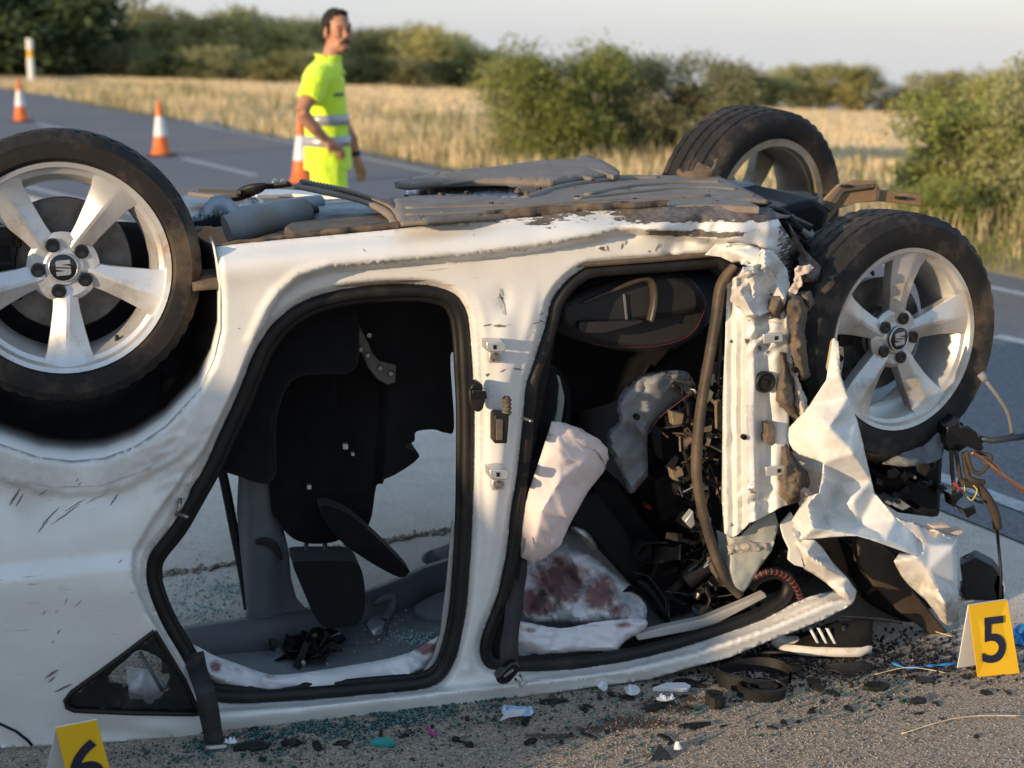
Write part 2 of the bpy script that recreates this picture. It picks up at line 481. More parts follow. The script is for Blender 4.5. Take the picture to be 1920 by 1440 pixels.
def offs(P, d):
    out = []
    for i, p in enumerate(P):
        t = (P[min(i + 1, len(P) - 1)] - P[max(i - 1, 0)]).normalized()
        out.append(p + Vector((t.y, -t.x, 0)) * d)
    return out
v, f = strip(offs(NL, .28), offs(FL, -.45), 0.006)
tag(mk('road', v, f, M_asphalt, smooth=False), kind='structure')
M_mark = pmat('road_paint', (0.50, 0.50, 0.50), (0.30, 0.30, 0.31), 30, 0.8, dirt=(0.12, 0.12, 0.12), dscale=25, damt=(0.52, 0.66))
for nm, Ln in (('road_edge_line', FL), ('road_edge_line', NL)):
    v, f = strip(offs(Ln, -.045), offs(Ln, .045), 0.010)
    tag(mk(nm, v, f, M_mark, smooth=False), kind='structure')
dash_a, dash_b = G(343, 298), G(481, 331)
dd = (dash_b - dash_a).normalized()
dash_c = G(1868, 633)
dv = (dash_c - dash_b).normalized(); L_ = (dash_c - dash_b).length
dashes = [(dash_a, dash_b), (dash_b + dv * L_ * .36, dash_b + dv * L_ * .62), (dash_c, dash_c + dv * 2.6), (dash_a - dd * 9, dash_a - dd * 5.2), (dash_a - dd * 18, dash_a - dd * 14)]
for a_, b_ in dashes:
    w_ = Vector((-(b_ - a_).y, (b_ - a_).x, 0)).normalized() * 0.055
    tag(mk('lane_marking', [p + Vector((0, 0, .010)) for p in (a_ - w_, b_ - w_, b_ + w_, a_ + w_)], [(0, 1, 2, 3)], M_mark, smooth=False), kind='structure')

# ---------------------------------------------------------------- vegetation
def leaf_mat(name, c1, c2, trans=0.25):
    m, t, N, L, b = nt(name)
    oi = N.new('ShaderNodeObjectInfo'); v = obc(t)
    n = noise_node(t, v, 3.0, 5, 0.7); n2 = noise_node(t, v, 25, 2, 0.5)
    c = mixc(t, ramp(t, n.outputs[0], 0.35, 0.65).outputs[0], c1, c2)
    c = mixc(t, ramp(t, n2.outputs[0], 0.45, 0.65).outputs[0], c, tuple(min(1, x * 1.5) for x in c1))
    hs = N.new('ShaderNodeHueSaturation'); L.new(c, hs.inputs['Color'])
    L.new(mth(t, 'ADD', mth(t, 'MULTIPLY', oi.outputs['Random'], 0.5), 0.75), hs.inputs['Value'])
    L.new(hs.outputs[0], b.inputs['Base Color']); setp(b, Roughness=0.7, Specular_IOR_Level=0.3)
    tr = N.new('ShaderNodeBsdfTranslucent'); L.new(hs.outputs[0], tr.inputs[0])
    ms = N.new('ShaderNodeMixShader'); ms.inputs[0].default_value = trans
    L.new(b.outputs[0], ms.inputs[1]); L.new(tr.outputs[0], ms.inputs[2]); L.new(ms.outputs[0], N['Material Output'].inputs[0])
    return m
M_olive = leaf_mat('olive_leaves', (0.36, 0.325, 0.125), (0.16, 0.165, 0.065))
M_dark = leaf_mat('evergreen_leaves', (0.04, 0.06, 0.022), (0.02, 0.034, 0.014), 0.15)
M_bush = leaf_mat('shrub_leaves', (0.26, 0.275, 0.07), (0.10, 0.135, 0.04))
M_silver = leaf_mat('silver_shrub_leaves', (0.26, 0.25, 0.12), (0.13, 0.145, 0.06))
M_bark = pmat('bark', (0.11, 0.085, 0.06), (0.06, 0.045, 0.032), 14, 0.9, bstr=0.6)
M_dry = leaf_mat('dry_grass_blades', (0.82, 0.58, 0.34), (0.64, 0.455, 0.265), 0.2)
M_weed = leaf_mat('green_weeds', (0.12, 0.135, 0.035), (0.2, 0.17, 0.06), 0.3)
def crown_mesh(name, seed, n, size, lobes, shape=(1, 1, 1), slim=2.2):
    """leaf-sized faces spread through several uneven lobes; unit crown radius 1 about the origin"""
    rnd = random.Random(seed); V = []; Fc = []
    cs = []
    for i in range(lobes):
        a = rnd.uniform(0, 2 * pi); r = rnd.uniform(.05, .74); z = rnd.uniform(-.78, .62)
        cs.append((Vector((cos(a) * r, sin(a) * r, z)), rnd.uniform(.24, .44)))
    for i in range(n):
        c, r = rnd.choice(cs)
        d = Vector((rnd.gauss(0, 1), rnd.gauss(0, 1), rnd.gauss(0, 1))).normalized() * r * (rnd.random() ** 0.38) * (1.25 if rnd.random() < .12 else 1)
        p = c + d
        if noise.noise(p * 3.2 + Vector((seed * 7.1, 0, 0))) < -0.22: continue
        p = Vector((p.x * shape[0], p.y * shape[1], p.z * shape[2]))
        u = Vector((rnd.gauss(0, 1), rnd.gauss(0, 1), rnd.gauss(0, 1) + .3)).normalized()
        w = u.cross(Vector((rnd.gauss(0, 1), rnd.gauss(0, 1), rnd.gauss(0, 1)))).normalized()
        s = size * rnd.uniform(.6, 1.4); k = len(V)
        V += [p, p + u * s * .5 + w * s / slim / 2, p + u * s, p + u * s * .5 - w * s / slim / 2]
        Fc.append((k, k + 1, k + 2, k + 3))
    me = bpy.data.meshes.new(name); me.from_pydata(V, [], Fc); me.update()
    return me
def trunk_mesh(name, seed, h, r, limbs=5):
    """tapered trunk and limbs, unit crown sits at z=1.0"""
    rnd = random.Random(seed); mb = MB()
    pts = [Vector((0.05 * rnd.uniform(-1, 1) * i, 0.05 * rnd.uniform(-1, 1) * i, h * i / 4)) for i in range(5)]
    mb.tube(pts, [r * 1.3, r, r * .9, r * .8, r * .6], 8)
    for i in range(limbs):
        a = 2 * pi * i / limbs + rnd.uniform(-.4, .4); e = rnd.uniform(.35, .7); s0 = pts[2 + i % 3]
        mid = s0 + Vector((cos(a) * e * .45, sin(a) * e * .45, .35)); end = s0 + Vector((cos(a) * e, sin(a) * e, rnd.uniform(.5, .95)))
        mb.tube([s0, mid, end], [r * .5, r * .35, r * .12], 6)
    me = bpy.data.meshes.new(name); me.from_pydata(mb.v, [], mb.f); me.update(); me.shade_smooth()
    return me
crowns = [crown_mesh('olive_crown', 11 + i, 9000, .095, 32) for i in range(4)]
crowns_fine = [crown_mesh('shrub_crown', 41 + i, 34000, .055, 56, slim=2.4) for i in range(3)]
crown_dark = crown_mesh('dense_crown', 77, 20000, .11, 44)
trunks = [trunk_mesh('trunk', 5 + i, .9, .07) for i in range(3)]
for me in trunks: me.materials.append(M_bark)
def plant(name, px, Y, base, top, wpx, crown, mat, label, cat, group=None, trunk=True, squash=None, ro=None):
    """a tree or shrub whose foot stands at distance Y under photo column px"""
    p = D(px, 300, Y); x = p.x; zb = base if base is not None else tz(x, Y)
    zt = D(px, top, Y).z
    hw = wpx / FPX * Y / 2
    H_ = zt - zb
    e = empty(name, (x, Y, zb), label, cat, group)
    key = crown.name + mat.name
    me = MESHC.get(key)
    if me is None:
        me = crown.copy(); me.materials.clear(); me.materials.append(mat); MESHC[key] = me
    c = bpy.data.objects.new('crown', me); COL.objects.link(c); c.parent = e
    if trunk:
        ch = H_ * 0.52
        c.location = (0, 0, H_ - ch * 0.93); c.scale = (hw, hw, ch)
        t = bpy.data.objects.new('trunk', random.choice(trunks)); COL.objects.link(t); t.parent = e
        t.scale = (hw * .8, hw * .8, H_ * .62); t.location = (0, 0, -.06)
    else:
        ch = H_ * 0.54
        c.location = (0, 0, H_ - ch * .95); c.scale = (hw, hw, ch)
        t = bpy.data.objects.new('stem', random.choice(trunks)); COL.objects.link(t); t.parent = e
        t.scale = (hw * .7, hw * .7, H_ * .55); t.location = (0, 0, -.06)
    c.rotation_euler = (0, 0, ro if ro is not None else random.uniform(0, 6.28))
    return e
MESHC = {}
# trees far beyond the field
OL = 'silver green olive tree in the row beyond the mown field'
OG = 'olive trees in the row beyond the field'
random.seed(21)
for (px, Y, top, w) in [(250, 70, 18, 120), (300, 84, 0, 130), (345, 66, 28, 120), (395, 74, 12, 120), (440, 66, 22, 120), (490, 72, 18, 110), (535, 68, 34, 110), (585, 76, 30, 120),
                        (640, 78, 44, 110), (690, 70, 50, 100), (735, 74, 42, 110), (790, 66, 44, 120), (835, 74, 56, 100), (880, 68, 68, 110), (925, 72, 84, 90), (270, 95, 8, 140), (560, 95, 40, 140), (760, 95, 50, 140), (470, 95, 12, 130), (980, 70, 92, 90)]:
    plant('olive_tree', px, Y, None, top, w * 1.5, random.choice(crowns), M_olive, OL, 'tree', OG)
RL = [(1375, 60, 118, 95, M_dark, 'dark rounded tree on the far field edge just behind the raised rear tyre'),
      (1450, 62, 128, 110, M_olive, 'broad olive tree on the far field edge, left of a taller round one'),
      (1505, 64, 118, 100, M_olive, 'olive tree touching the broad one on the far field edge'),
      (1588, 62, 116, 112, M_olive, 'tall round olive tree left of the gap showing pale sky'),
      (1672, 66, 152, 62, M_dark, 'smallest dark tree in the gap on the far field edge'),
      (1752, 60, 130, 125, M_olive, 'wide low olive tree right of the smallest dark tree'),
      (1868, 58, 124, 120, M_olive, 'olive tree rising above the roadside shrubs at the far right')]
for (px, Y, top, w, m_, lb) in RL:
    plant('olive_tree', px, Y, None, top, w * 1.7, random.choice(crowns), m_, lb, 'tree')
plant('dense_tree', 60, 62, 0.1, -110, 420, crown_dark, M_dark, 'big dark evergreen tree at the top left behind the marker post', 'tree', ro=1.0, trunk=False)
plant('dense_tree', 165, 66, -.1, -8, 210, crown_dark, M_dark, 'smaller dark evergreen tree at the right flank of the big one', 'tree', ro=2.2, trunk=False)
# shrubs along the field margin and the road
SH = [(250, 62, 70, 110, M_silver), (330, 60, 88, 130, M_dark), (420, 60, 82, 120, M_silver), (520, 60, 90, 120, M_olive), (690, 58, 96, 120, M_dark), (770, 58, 100, 110, M_silver), (860, 58, 98, 110, M_dark), (935, 56, 110, 100, M_olive), (600, 62, 92, 120, M_silver)]
for (px, Y, top, w, m_) in SH:
    plant('field_shrub', px, Y, None, top, w * 1.3, random.choice(crowns), m_, 'low shrub under the olive row along the back of the field', 'shrub', 'shrubs along the back of the field', trunk=False)
plant('roadside_shrub', 1030, 19.5, None, 68, 320, crowns_fine[0], M_bush, 'tall loose green shrub behind the upturned floor, left of the raised tyre', 'shrub', trunk=False, ro=.3)
plant('roadside_shrub', 1150, 21, None, 92, 270, crowns_fine[1], M_bush, 'green shrub between the tall loose one and the raised tyre', 'shrub', trunk=False, ro=1.3)
plant('roadside_shrub', 1290, 20, None, 92, 290, crowns_fine[2], M_silver, 'greyer shrub directly behind the raised tyre', 'shrub', trunk=False, ro=2.3)
plant('roadside_shrub', 1850, 13.2, None, 150, 420, crowns_fine[0], M_bush, 'big grey green shrub at the right edge beside the road', 'shrub', trunk=False, ro=4.2)
plant('roadside_shrub', 1960, 12.5, None, 95, 300, crowns_fine[1], M_silver, 'tallest shrub cut by the right edge of the photo', 'shrub', trunk=False, ro=.8)
plant('roadside_shrub', 1760, 12.3, None, 330, 190, crowns_fine[2], M_bush, 'lowest shrub right beside the crumpled front wheel', 'shrub', trunk=False, ro=.2)

def blades(name, n, mat, place, h0, h1, w, seed, lean=.35):
    rnd = random.Random(seed); V = []; Fc = []
    for i in range(n):
        x, y = place(rnd)
        z = tz(x, y) - .01; h = rnd.uniform(h0, h1) * (0.55 + 0.9 * max(0, noise.noise(Vector((x * .5, y * .5, seed))) + .5))
        a = rnd.uniform(0, 2 * pi); lx, ly = cos(a) * h * rnd.uniform(0, lean), sin(a) * h * rnd.uniform(0, lean)
        b = rnd.uniform(0, 2 * pi); wx, wy = cos(b) * w, sin(b) * w; k = len(V)
        V += [(x - wx, y - wy, z), (x + wx, y + wy, z), (x + lx * .45 + wx * .7, y + ly * .45 + wy * .7, z + h * .6), (x + lx * .45 - wx * .7, y + ly * .45 - wy * .7, z + h * .6), (x + lx, y + ly, z + h)]
        Fc += [(k, k + 1, k + 2, k + 3), (k + 3, k + 2, k + 4)]
    return tag(mk(name, V, Fc, mat, smooth=False), kind='stuff')
def verge_place(s0, s1, u0, u1):
    def f(r):
        while True:
            s, u = s0 + (s1 - s0) * r.random() ** 1.3, r.uniform(u0, u1)
            p = Vector((3.26, 9.67, 0)) + RD * u + RN * s
            ex = noise.noise(Vector((p.x * .35, p.y * .35, 3.3)))
            if ex > -.25 or r.random() < .25: return p.x, p.y
    return f
blades('dry_grass', 16000, M_dry, verge_place(.9, 3.6, -6, 42), .10, .36, .006, 3)
blades('dry_grass', 12000, M_dry, verge_place(1.2, 9, -6, 42), .05, .15, .008, 13)
blades('dry_grass', 9000, M_dry, verge_place(5, 14, -2, 50), .04, .10, .010, 4)
blades('field_stubble', 80000, M_dry, verge_place(6, 42, -10, 64), .06, .13, .018, 8, .2)
blades('weeds', 5000, M_weed, verge_place(.6, 5.5, -7, 40), .15, .4, .008, 5, .6)
blades('weeds', 4500, M_weed, verge_place(.6, 3.2, -4.5, 1.5), .2, .6, .007, 6, .6)

# ---------------------------------------------------------------- cones, marker post, evidence tents
M_orange = pmat('cone_orange', (0.75, 0.17, 0.03), (0.6, 0.12, 0.02), 8, 0.5, dirt=(0.25, 0.1, 0.05), dscale=12, damt=(.6, .8))
M_sleeve = pmat('cone_white', (0.74, 0.73, 0.72), (0.6, 0.6, 0.6), 10, 0.4, dirt=(0.35, 0.3, 0.26), dscale=14, damt=(.58, .8))
M_rub = pmat('black_rubber', (0.028, 0.026, 0.025), (0.045, 0.04, 0.036), 30, 0.75, bstr=.3)
def cone(px, py, label, h=.76):
    p = G(px, py, 0.008)
    e = empty('traffic_cone', p, label, 'traffic cone', 'traffic cones standing on the road')
    I = Matrix.Translation(p)
    m = MB(); s = .19
    m.add([p + Vector((x * s, y * s, z)) for z in (0, .028) for x, y in ((-1, -.7), (-.7, -1), (.7, -1), (1, -.7), (1, .7), (.7, 1), (-.7, 1), (-1, .7))], [tuple(range(8)), tuple(range(8, 16))] + [(i, (i + 1) % 8, (i + 1) % 8 + 8, i + 8) for i in range(8)])
    m.build('base', M_rub, e, orient=True, smooth=False, bevel=.006)
    k = h / .76
    r = lambda z: .128 * (1 - z / (.83 * k)) + .004
    m = MB(); m.lathe([(.150, .028), (.148, .05), (r(.06), .062)] + [(r(z * k), z * k) for z in (.2, .4, .55, .7)] + [(.026, .745 * k), (.018, .758 * k), (.004, .76 * k)], I, 28)
    m.build('cone_body', M_orange, e, orient=True)
    m = MB(); m.lathe([(r(z * k) + .004, z * k) for z in (.27, .4, .54)], I, 28)
    m.build('reflective_sleeve', M_sleeve, e)
cone(303, 292, 'orange and white traffic cone standing alone by the dashed centre line')
cone(40, 228, 'bright orange traffic cone in front of the white marker post', .82)
cone(567, 345, 'orange and white traffic cone half hidden behind the standing man')

p = D(60, 168, 46); zb = tz(p.x, 46)
e = empty('marker_post', (p.x, 46, zb), 'white roadside marker post with a yellow band near its top', 'marker post')
M_white = pmat('white_plastic', (0.72, 0.71, 0.68), (0.6, 0.6, 0.58), 6, 0.55, dirt=(.4, .36, .3), dscale=9, damt=(.6, .8))
M_yelband = pmat('amber_reflector', (0.75, 0.42, 0.02), (0.6, 0.32, 0.02), 20, 0.35)
zt = D(60, 72, 46).z
def post_sec(m, z0, z1, s=1.0):
    n = 14; vs = []
    for z in (z0, z1):
        for i in range(n):
            a = 2 * pi * i / n; lx = (z - zb) * .02
            vs.append((p.x + lx + cos(a) * .105 * s, 46 + sin(a) * .07 * s, z))
    m.add(vs, [tuple(reversed(range(n))), tuple(range(n, 2 * n))] + [(i, (i + 1) % n, n + (i + 1) % n, n + i) for i in range(n)])
H_ = zt - zb
m = MB(); post_sec(m, zb - .2, zb + H_ * .62); post_sec(m, zb + H_ * .78, zt); m.build('post', M_white, e, sharp=40)
m = MB(); post_sec(m, zb + H_ * .62, zb + H_ * .78, .9); m.build('reflector_band', M_yelband, e, sharp=40)

M_mark_y = pmat('marker_yellow', (0.72, 0.42, 0.012), (0.68, 0.385, 0.01), 5, 0.45, rvar=.2)
M_mark_w = pmat('marker_white', (0.66, 0.66, 0.66), (0.6, 0.6, 0.6), 5, 0.5)
M_digit = pmat('marker_ink', (0.012, 0.014, 0.03), (0.015, 0.018, 0.035), 5, 0.5)
def digit_mesh(ch):
    cu = bpy.data.curves.new('digit', 'FONT'); cu.body = ch; cu.size = 1.0; cu.extrude = .006; cu.offset = .012; cu.resolution_u = 10
    o = bpy.data.objects.new('digit', cu); COL.objects.link(o)
    bpy.context.view_layer.update()
    me = bpy.data.meshes.new_from_object(o.evaluated_get(bpy.context.evaluated_depsgraph_get()))
    bpy.data.objects.remove(o); me.name = 'number'
    me.materials.clear(); me.materials.append(M_digit)
    return me
def tent(tl, tr, bl, br, bk, ch, label, dsc, dpos):
    """yellow leaf tl,tr,br,bl; the white leaf behind runs from the ridge to bk"""
    tl, tr, bl, br = [Vector(v) for v in (tl, tr, bl, br)]
    e = empty('evidence_marker', (bl + br) / 2, label, 'evidence marker', 'numbered evidence markers')
    bk = Vector(bk); bk2 = bk + (tr - tl)
    def leaf(nm, a, b, c, d, mat):
        n = (b - a).cross(d - a).normalized() * .0018
        vs = [v + n for v in (a, b, c, d)] + [v - n for v in (a, b, c, d)]
        return mk(nm, vs, [(0, 1, 2, 3), (7, 6, 5, 4), (0, 4, 5, 1), (1, 5, 6, 2), (2, 6, 7, 3), (3, 7, 4, 0)], mat, e, orient=True, smooth=False)
    f = leaf('front_leaf', bl, br, tr, tl, M_mark_y)
    g = (tr - tl).cross(bl - tl).normalized() * .004
    leaf('back_leaf', bk, bk2, tr + Vector((0, .003, 0)), tl + Vector((0, .003, 0)), M_mark_w)
    me = digit_mesh(ch)
    ex = ((tr - tl) + (br - bl)).normalized(); up = ((tl - bl) + (tr - br)).normalized(); nz = ex.cross(up).normalized(); up = nz.cross(ex)
    if nz.dot(CAM - bl) < 0: nz = -nz
    o = bpy.data.objects.new('number', me); COL.objects.link(o); o.parent = f
    W_, H_ = (br - bl).length, (tl - bl).length
    xs_ = [v.co.x for v in me.vertices]; ys_ = [v.co.y for v in me.vertices]
    cx, cy = (min(xs_) + max(xs_)) / 2, (min(ys_) + max(ys_)) / 2; sc = dsc * H_ / (max(ys_) - min(ys_))
    ctr = (tl + tr + bl + br) / 4 + up * H_ * dpos + nz * .0028
    M = Matrix((ex, up, nz)).transposed().to_4x4()
    M = Matrix.Translation(ctr - wl(f)) @ M @ Matrix.Diagonal((sc, sc, min(sc, .12), 1)) @ Matrix.Translation((-cx, -cy, 0))
    o.matrix_local = M
    return e
tent(G(1816, 1135, .20), G(1888, 1124, .20), G(1833, 1269, .002), G(1911, 1262, .002), G(1795, 1252, .002), '5', 'yellow evidence marker number 5 by the torn front wing', .62, -.01)
tl_, tr_ = G(104, 1365, .20), G(181, 1350, .20)
bl_, br_ = G(140, 1512, .002), G(222, 1500, .002)
tent(tl_, tr_, bl_, br_, G(78, 1488, .002), '6', 'yellow evidence marker number 6 under the rear quarter window', .62, -.02)

# ---------------------------------------------------------------- the standing man
def ell(m, c, rx, ry, rz, R=None, u=18, w=12):
    c = Vector(c); k = len(m.v); R = R or Matrix.Identity(3)
    for j in range(w + 1):
        th = pi * j / w
        for i in range(u):
            a = 2 * pi * i / u
            m.v.append(c + R @ Vector((rx * sin(th) * cos(a), ry * sin(th) * sin(a), rz * cos(th))))
    for j in range(w):
        for i in range(u):
            m.f.append((k + j * u + i, k + (j + 1) * u + i, k + (j + 1) * u + (i + 1) % u, k + j * u + (i + 1) % u))
def build_person():
    pp = D(614, 300, 9.35)
    loc = Vector((pp.x, 9.35, 0.008)); rz = radians(4)
    e = empty('person', loc, 'standing man in hi-vis shirt with one hand on his hip', 'person')
    R = Matrix.Rotation(rz, 4, 'Z'); T = Matrix.Translation(loc) @ R
    M_skin = pmat('skin', (0.42, 0.20, 0.115), (0.36, 0.16, 0.09), 12, 0.5, rvar=.15)
    M_hair = pmat('dark_hair', (0.010, 0.007, 0.005), (0.02, 0.014, 0.010), 90, 0.8, bstr=.6, vs=(1, 1, .2))
    M_hiv = pmat('hivis_cloth', (0.66, 0.86, 0.035), (0.58, 0.80, 0.03), 7, 0.75, bstr=.15, sheen=.2)
    M_refl = pmat('reflective_tape', (0.42, 0.42, 0.45), (0.33, 0.33, 0.36), 30, 0.35, metal=.3)
    M_blk = pmat('watch_black', (0.015, 0.015, 0.018), None, 20, 0.35)
    M_eye = pmat('eye_dark', (0.02, 0.012, 0.01), None, 20, 0.25)
    M_logo = pmat('badge_blue', (0.03, 0.06, 0.22), None, 20, 0.6)
    def bt(m, pts, r, seg=14): m.tube([Vector(q) for q in pts], r, seg)
    def fin(name, m, mat, par, remesh=None, smooth_it=4):
        v = [T @ q for q in m.v]
        o = mk(name, v, m.f, mat, par, orient=True)
        if remesh:
            r = o.modifiers.new('r', 'REMESH'); r.mode = 'VOXEL'; r.voxel_size = remesh; r.use_smooth_shade = True
            s = o.modifiers.new('s', 'SMOOTH'); s.iterations = smooth_it; s.factor = .5
        return o
    m = MB()
    # head turned a little towards the camera: hR about z
    hR = Matrix.Rotation(radians(-58), 3, 'Z')
    hc = Vector((.085, 0, 1.675)); H = lambda x, y, z: hc + hR @ Vector((x, y, z))
    ell(m, H(-.012, 0, .025), .098, .076, .108, hR)           # skull
    ell(m, H(.025, 0, -.045), .066, .060, .080, hR)           # face
    ell(m, H(.060, 0, -.098), .030, .036, .026, hR)           # chin
    ell(m, H(.030, .028, -.08), .05, .028, .035, hR); ell(m, H(.030, -.028, -.08), .05, .028, .035, hR)   # jaw
    bt(m, [H(.088, 0, .012), H(.102, 0, -.018), H(.108, 0, -.036)], [.010, .013, .017], 10)               # nose
    ell(m, H(.082, 0, .030), .018, .048, .012, hR)             # brow
    ell(m, H(.066, .038, -.02), .026, .022, .02, hR); ell(m, H(.066, -.038, -.02), .026, .022, .02, hR)   # cheekbones
    ell(m, H(.086, 0, -.070), .013, .026, .008, hR)            # lips
    for s_ in (-1, 1):
        ell(m, H(-.008, s_ * .080, -.012), .018, .010, .034, hR)
    bt(m, [(.075, 0, 1.62), (.045, 0, 1.53), (.02, 0, 1.44)], [.058, .060, .075])
    # trunk and legs
    bt(m, [(.01, 0, 1.43), (-.01, 0, 1.34), (.0, 0, 1.2), (.01, 0, 1.06), (0, 0, .93)], [.075, .105, .11, .11, .12])
    bt(m, [(-.01, -.17, 1.41), (-.01, 0, 1.42), (.0, .17, 1.41)], [.052, .07, .052])
    for s_ in (-1, 1):
        bt(m, [(0, s_ * .09, .90), (.015, s_ * .10, .5), (-.01, s_ * .105, .3), (-.03, s_ * .11, .09)], [.095, .06, .058, .042])
    # right arm, hand on the hip
    bt(m, [(-.01, -.19, 1.42), (-.075, -.28, 1.31), (-.13, -.345, 1.205)], [.056, .05, .042])
    bt(m, [(-.13, -.345, 1.205), (-.06, -.30, 1.11), (.0, -.235, 1.04)], [.042, .041, .028])
    bt(m, [(.0, -.235, 1.04), (.035, -.205, 1.005), (.055, -.185, .985)], [.028, .036, .032], 10)
    for k_, (dz, ln) in enumerate(((.022, .07), (.006, .08), (-.012, .076), (-.03, .06))):
        b0 = Vector((.052, -.185, .988 + dz * .8)); 
        bt(m, [b0, b0 + Vector((ln * .5, .012, -.018 - .004 * k_)), b0 + Vector((ln * .85, .035, -.045 - .006 * k_))], [.0125, .0115, .0085], 8)
    bt(m, [(.01, -.23, 1.03), (.02, -.245, .985), (.035, -.24, .95)], [.015, .013, .010], 8)
    # left arm hanging in front
    bt(m, [(-.02, .19, 1.42), (.02, .25, 1.28), (.06, .265, 1.14)], [.056, .05, .042])
    bt(m, [(.06, .265, 1.14), (.15, .255, 1.0), (.172, .245, .89)], [.042, .038, .027])
    bt(m, [(.172, .245, .89), (.185, .24, .845), (.195, .235, .80)], [.027, .037, .033], 10)
    for k_ in range(4):
        b0 = Vector((.172 + .016 * k_, .226, .805 - .002 * k_)); L_ = (.066, .078, .074, .058)[k_]
        bt(m, [b0, b0 + Vector((.008, -.012, -L_ * .5)), b0 + Vector((.0, -.034, -L_ * .85))], [.0125, .0115, .009], 8)
    bt(m, [(.20, .235, .855), (.222, .215, .82), (.226, .2, .79)], [.015, .013, .010], 8)
    body = fin('body', m, M_skin, e, .0065, 3)
    # eyes, brows, hair, beard
    for s_ in (-1, 1):
        q = MB(); ell(q, H(.0825, s_ * .031, .008), .010, .0125, .0055, hR, 10, 8); fin('eye', q, M_eye, body)
        q = MB(); q.tube([H(.086, s_ * .012, .028), H(.090, s_ * .03, .034), H(.074, s_ * .052, .027)], [.004, .006, .003], 6); fin('eyebrow', q, M_hair, body)
    q = MB(); ell(q, H(-.030, 0, .052), .098, .081, .090, hR, 24, 16)
    ell(q, H(-.060, 0, -.005), .062, .074, .080, hR)
    bt(q, [H(.035, -.045, .104), H(.050, 0, .116), H(.035, .045, .104)], [.018, .020, .018])
    for s_ in (-1, 1): bt(q, [H(.015, s_ * .068, .05), H(.012, s_ * .070, .0), H(.010, s_ * .068, -.025)], [.018, .014, .008], 8)
    hair = fin('hair', q, M_hair, body, .005, 1)
    th = bpy.data.textures.new('tufts', 'CLOUDS'); th.noise_scale = .018
    dm = hair.modifiers.new('d', 'DISPLACE'); dm.texture = th; dm.strength = .014; dm.mid_level = .5
    q = MB(); q.tube([H(.082, -.036, -.075), H(.101, -.014, -.056), H(.101, .014, -.056), H(.082, .036, -.075)], [.005, .008, .008, .005], 8)
    ell(q, H(.082, 0, -.112), .010, .014, .008, hR)
    fin('beard', q, M_hair, body, .004, 2)
    # shirt
    m = MB()
    secs = [(.835, .0, .150, .190), (.95, .0, .145, .180), (1.05, .0, .136, .172), (1.2, -.005, .136, .182), (1.32, -.012, .136, .20), (1.40, -.012, .128, .228), (1.465, .0, .105, .20), (1.50, .018, .082, .11), (1.535, .03, .076, .085)]
    k = 0; U = 28
    for z, cx, rx, ry in secs:
        for i in range(U):
            a = 2 * pi * i / U; m.v.append(Vector((cx + cos(a) * rx, sin(a) * ry, z)))
    for j in range(len(secs) - 1):
        for i in range(U): m.f.append((j * U + i, j * U + (i + 1) % U, (j + 1) * U + (i + 1) % U, (j + 1) * U + i))
    m.f.append(tuple(reversed(range(U)))); m.f.append(tuple((len(secs) - 1) * U + i for i in range(U)))
    bt(m, [(-.01, -.15, 1.425), (-.045, -.235, 1.37), (-.085, -.29, 1.275)], [.078, .080, .075])
    bt(m, [(-.02, .15, 1.425), (.0, .225, 1.36), (.03, .262, 1.25)], [.078, .078, .070])
    shirt = fin('shirt', m, M_hiv, e, .008, 5)
    tx = bpy.data.textures.new('folds', 'CLOUDS'); tx.noise_scale = .09
    dm = shirt.modifiers.new('d', 'DISPLACE'); dm.texture = tx; dm.strength = .018; dm.mid_level = .5
    q = MB()
    for s_ in (-1, 1): q.tube([(-.05, s_ * .03, 1.535), (.0, s_ * .085, 1.525), (.075, s_ * .075, 1.475), (.125, s_ * .035, 1.42)], [.02, .024, .024, .014], 8, flat=.35)
    fin('collar', q, M_hiv, shirt)
    for z0 in (1.115, .985):
        q = MB()
        def rr(z):
            for (za, ca, xa, ya), (zb_, cb, xb, yb) in zip(secs, secs[1:]):
                if za <= z <= zb_:
                    f_ = (z - za) / (zb_ - za); return ca + (cb - ca) * f_, xa + (xb - xa) * f_, ya + (yb - ya) * f_
        for z in (z0, z0 + .03, z0 + .06):
            cx, rx, ry = rr(z)
            for i in range(40):
                a = 2 * pi * i / 40; q.v.append(Vector((cx + cos(a) * (rx + .010), sin(a) * (ry + .010), z)))
        for j in range(2):
            for i in range(40): q.f.append((j * 40 + i, j * 40 + (i + 1) % 40, (j + 1) * 40 + (i + 1) % 40, (j + 1) * 40 + i))
        o = fin('reflective_band', q, M_refl, shirt); o.modifiers.new('t', 'SOLIDIFY').thickness = .004
    q = MB()
    for i, w in enumerate((.008, .010, .006, .011, .008)):
        a = radians(-58 + i * 5.6); q.box((-.012 + cos(a) * .151, sin(a) * .207, 1.30), .008, w, .014 if i % 2 else .019, Matrix.Rotation(a, 3, 'Z'))
    fin('chest_badge', q, M_logo, shirt)
    # trousers, shoes, watch
    m = MB()
    bt(m, [(0, 0, .99), (0, 0, .86)], [.135, .145], 20)
    for s_ in (-1, 1):
        bt(m, [(0, s_ * .075, .92), (.01, s_ * .095, .7), (.015, s_ * .105, .5), (-.015, s_ * .11, .25), (-.03, s_ * .112, .07)], [.115, .11, .088, .082, .08], 18)
    tr_o = fin('trousers', m, M_hiv, e, .009, 4)
    dm = tr_o.modifiers.new('d', 'DISPLACE'); dm.texture = tx; dm.strength = .022; dm.mid_level = .5
    for s_ in (-1, 1):
        q = MB(); bt(q, [(-.09, s_ * .112, .045), (.03, s_ * .115, .055), (.13, s_ * .12, .035), (.175, s_ * .12, .03)], [.045, .05, .042, .028], 12)
        fin('shoe', q, M_blk, e)
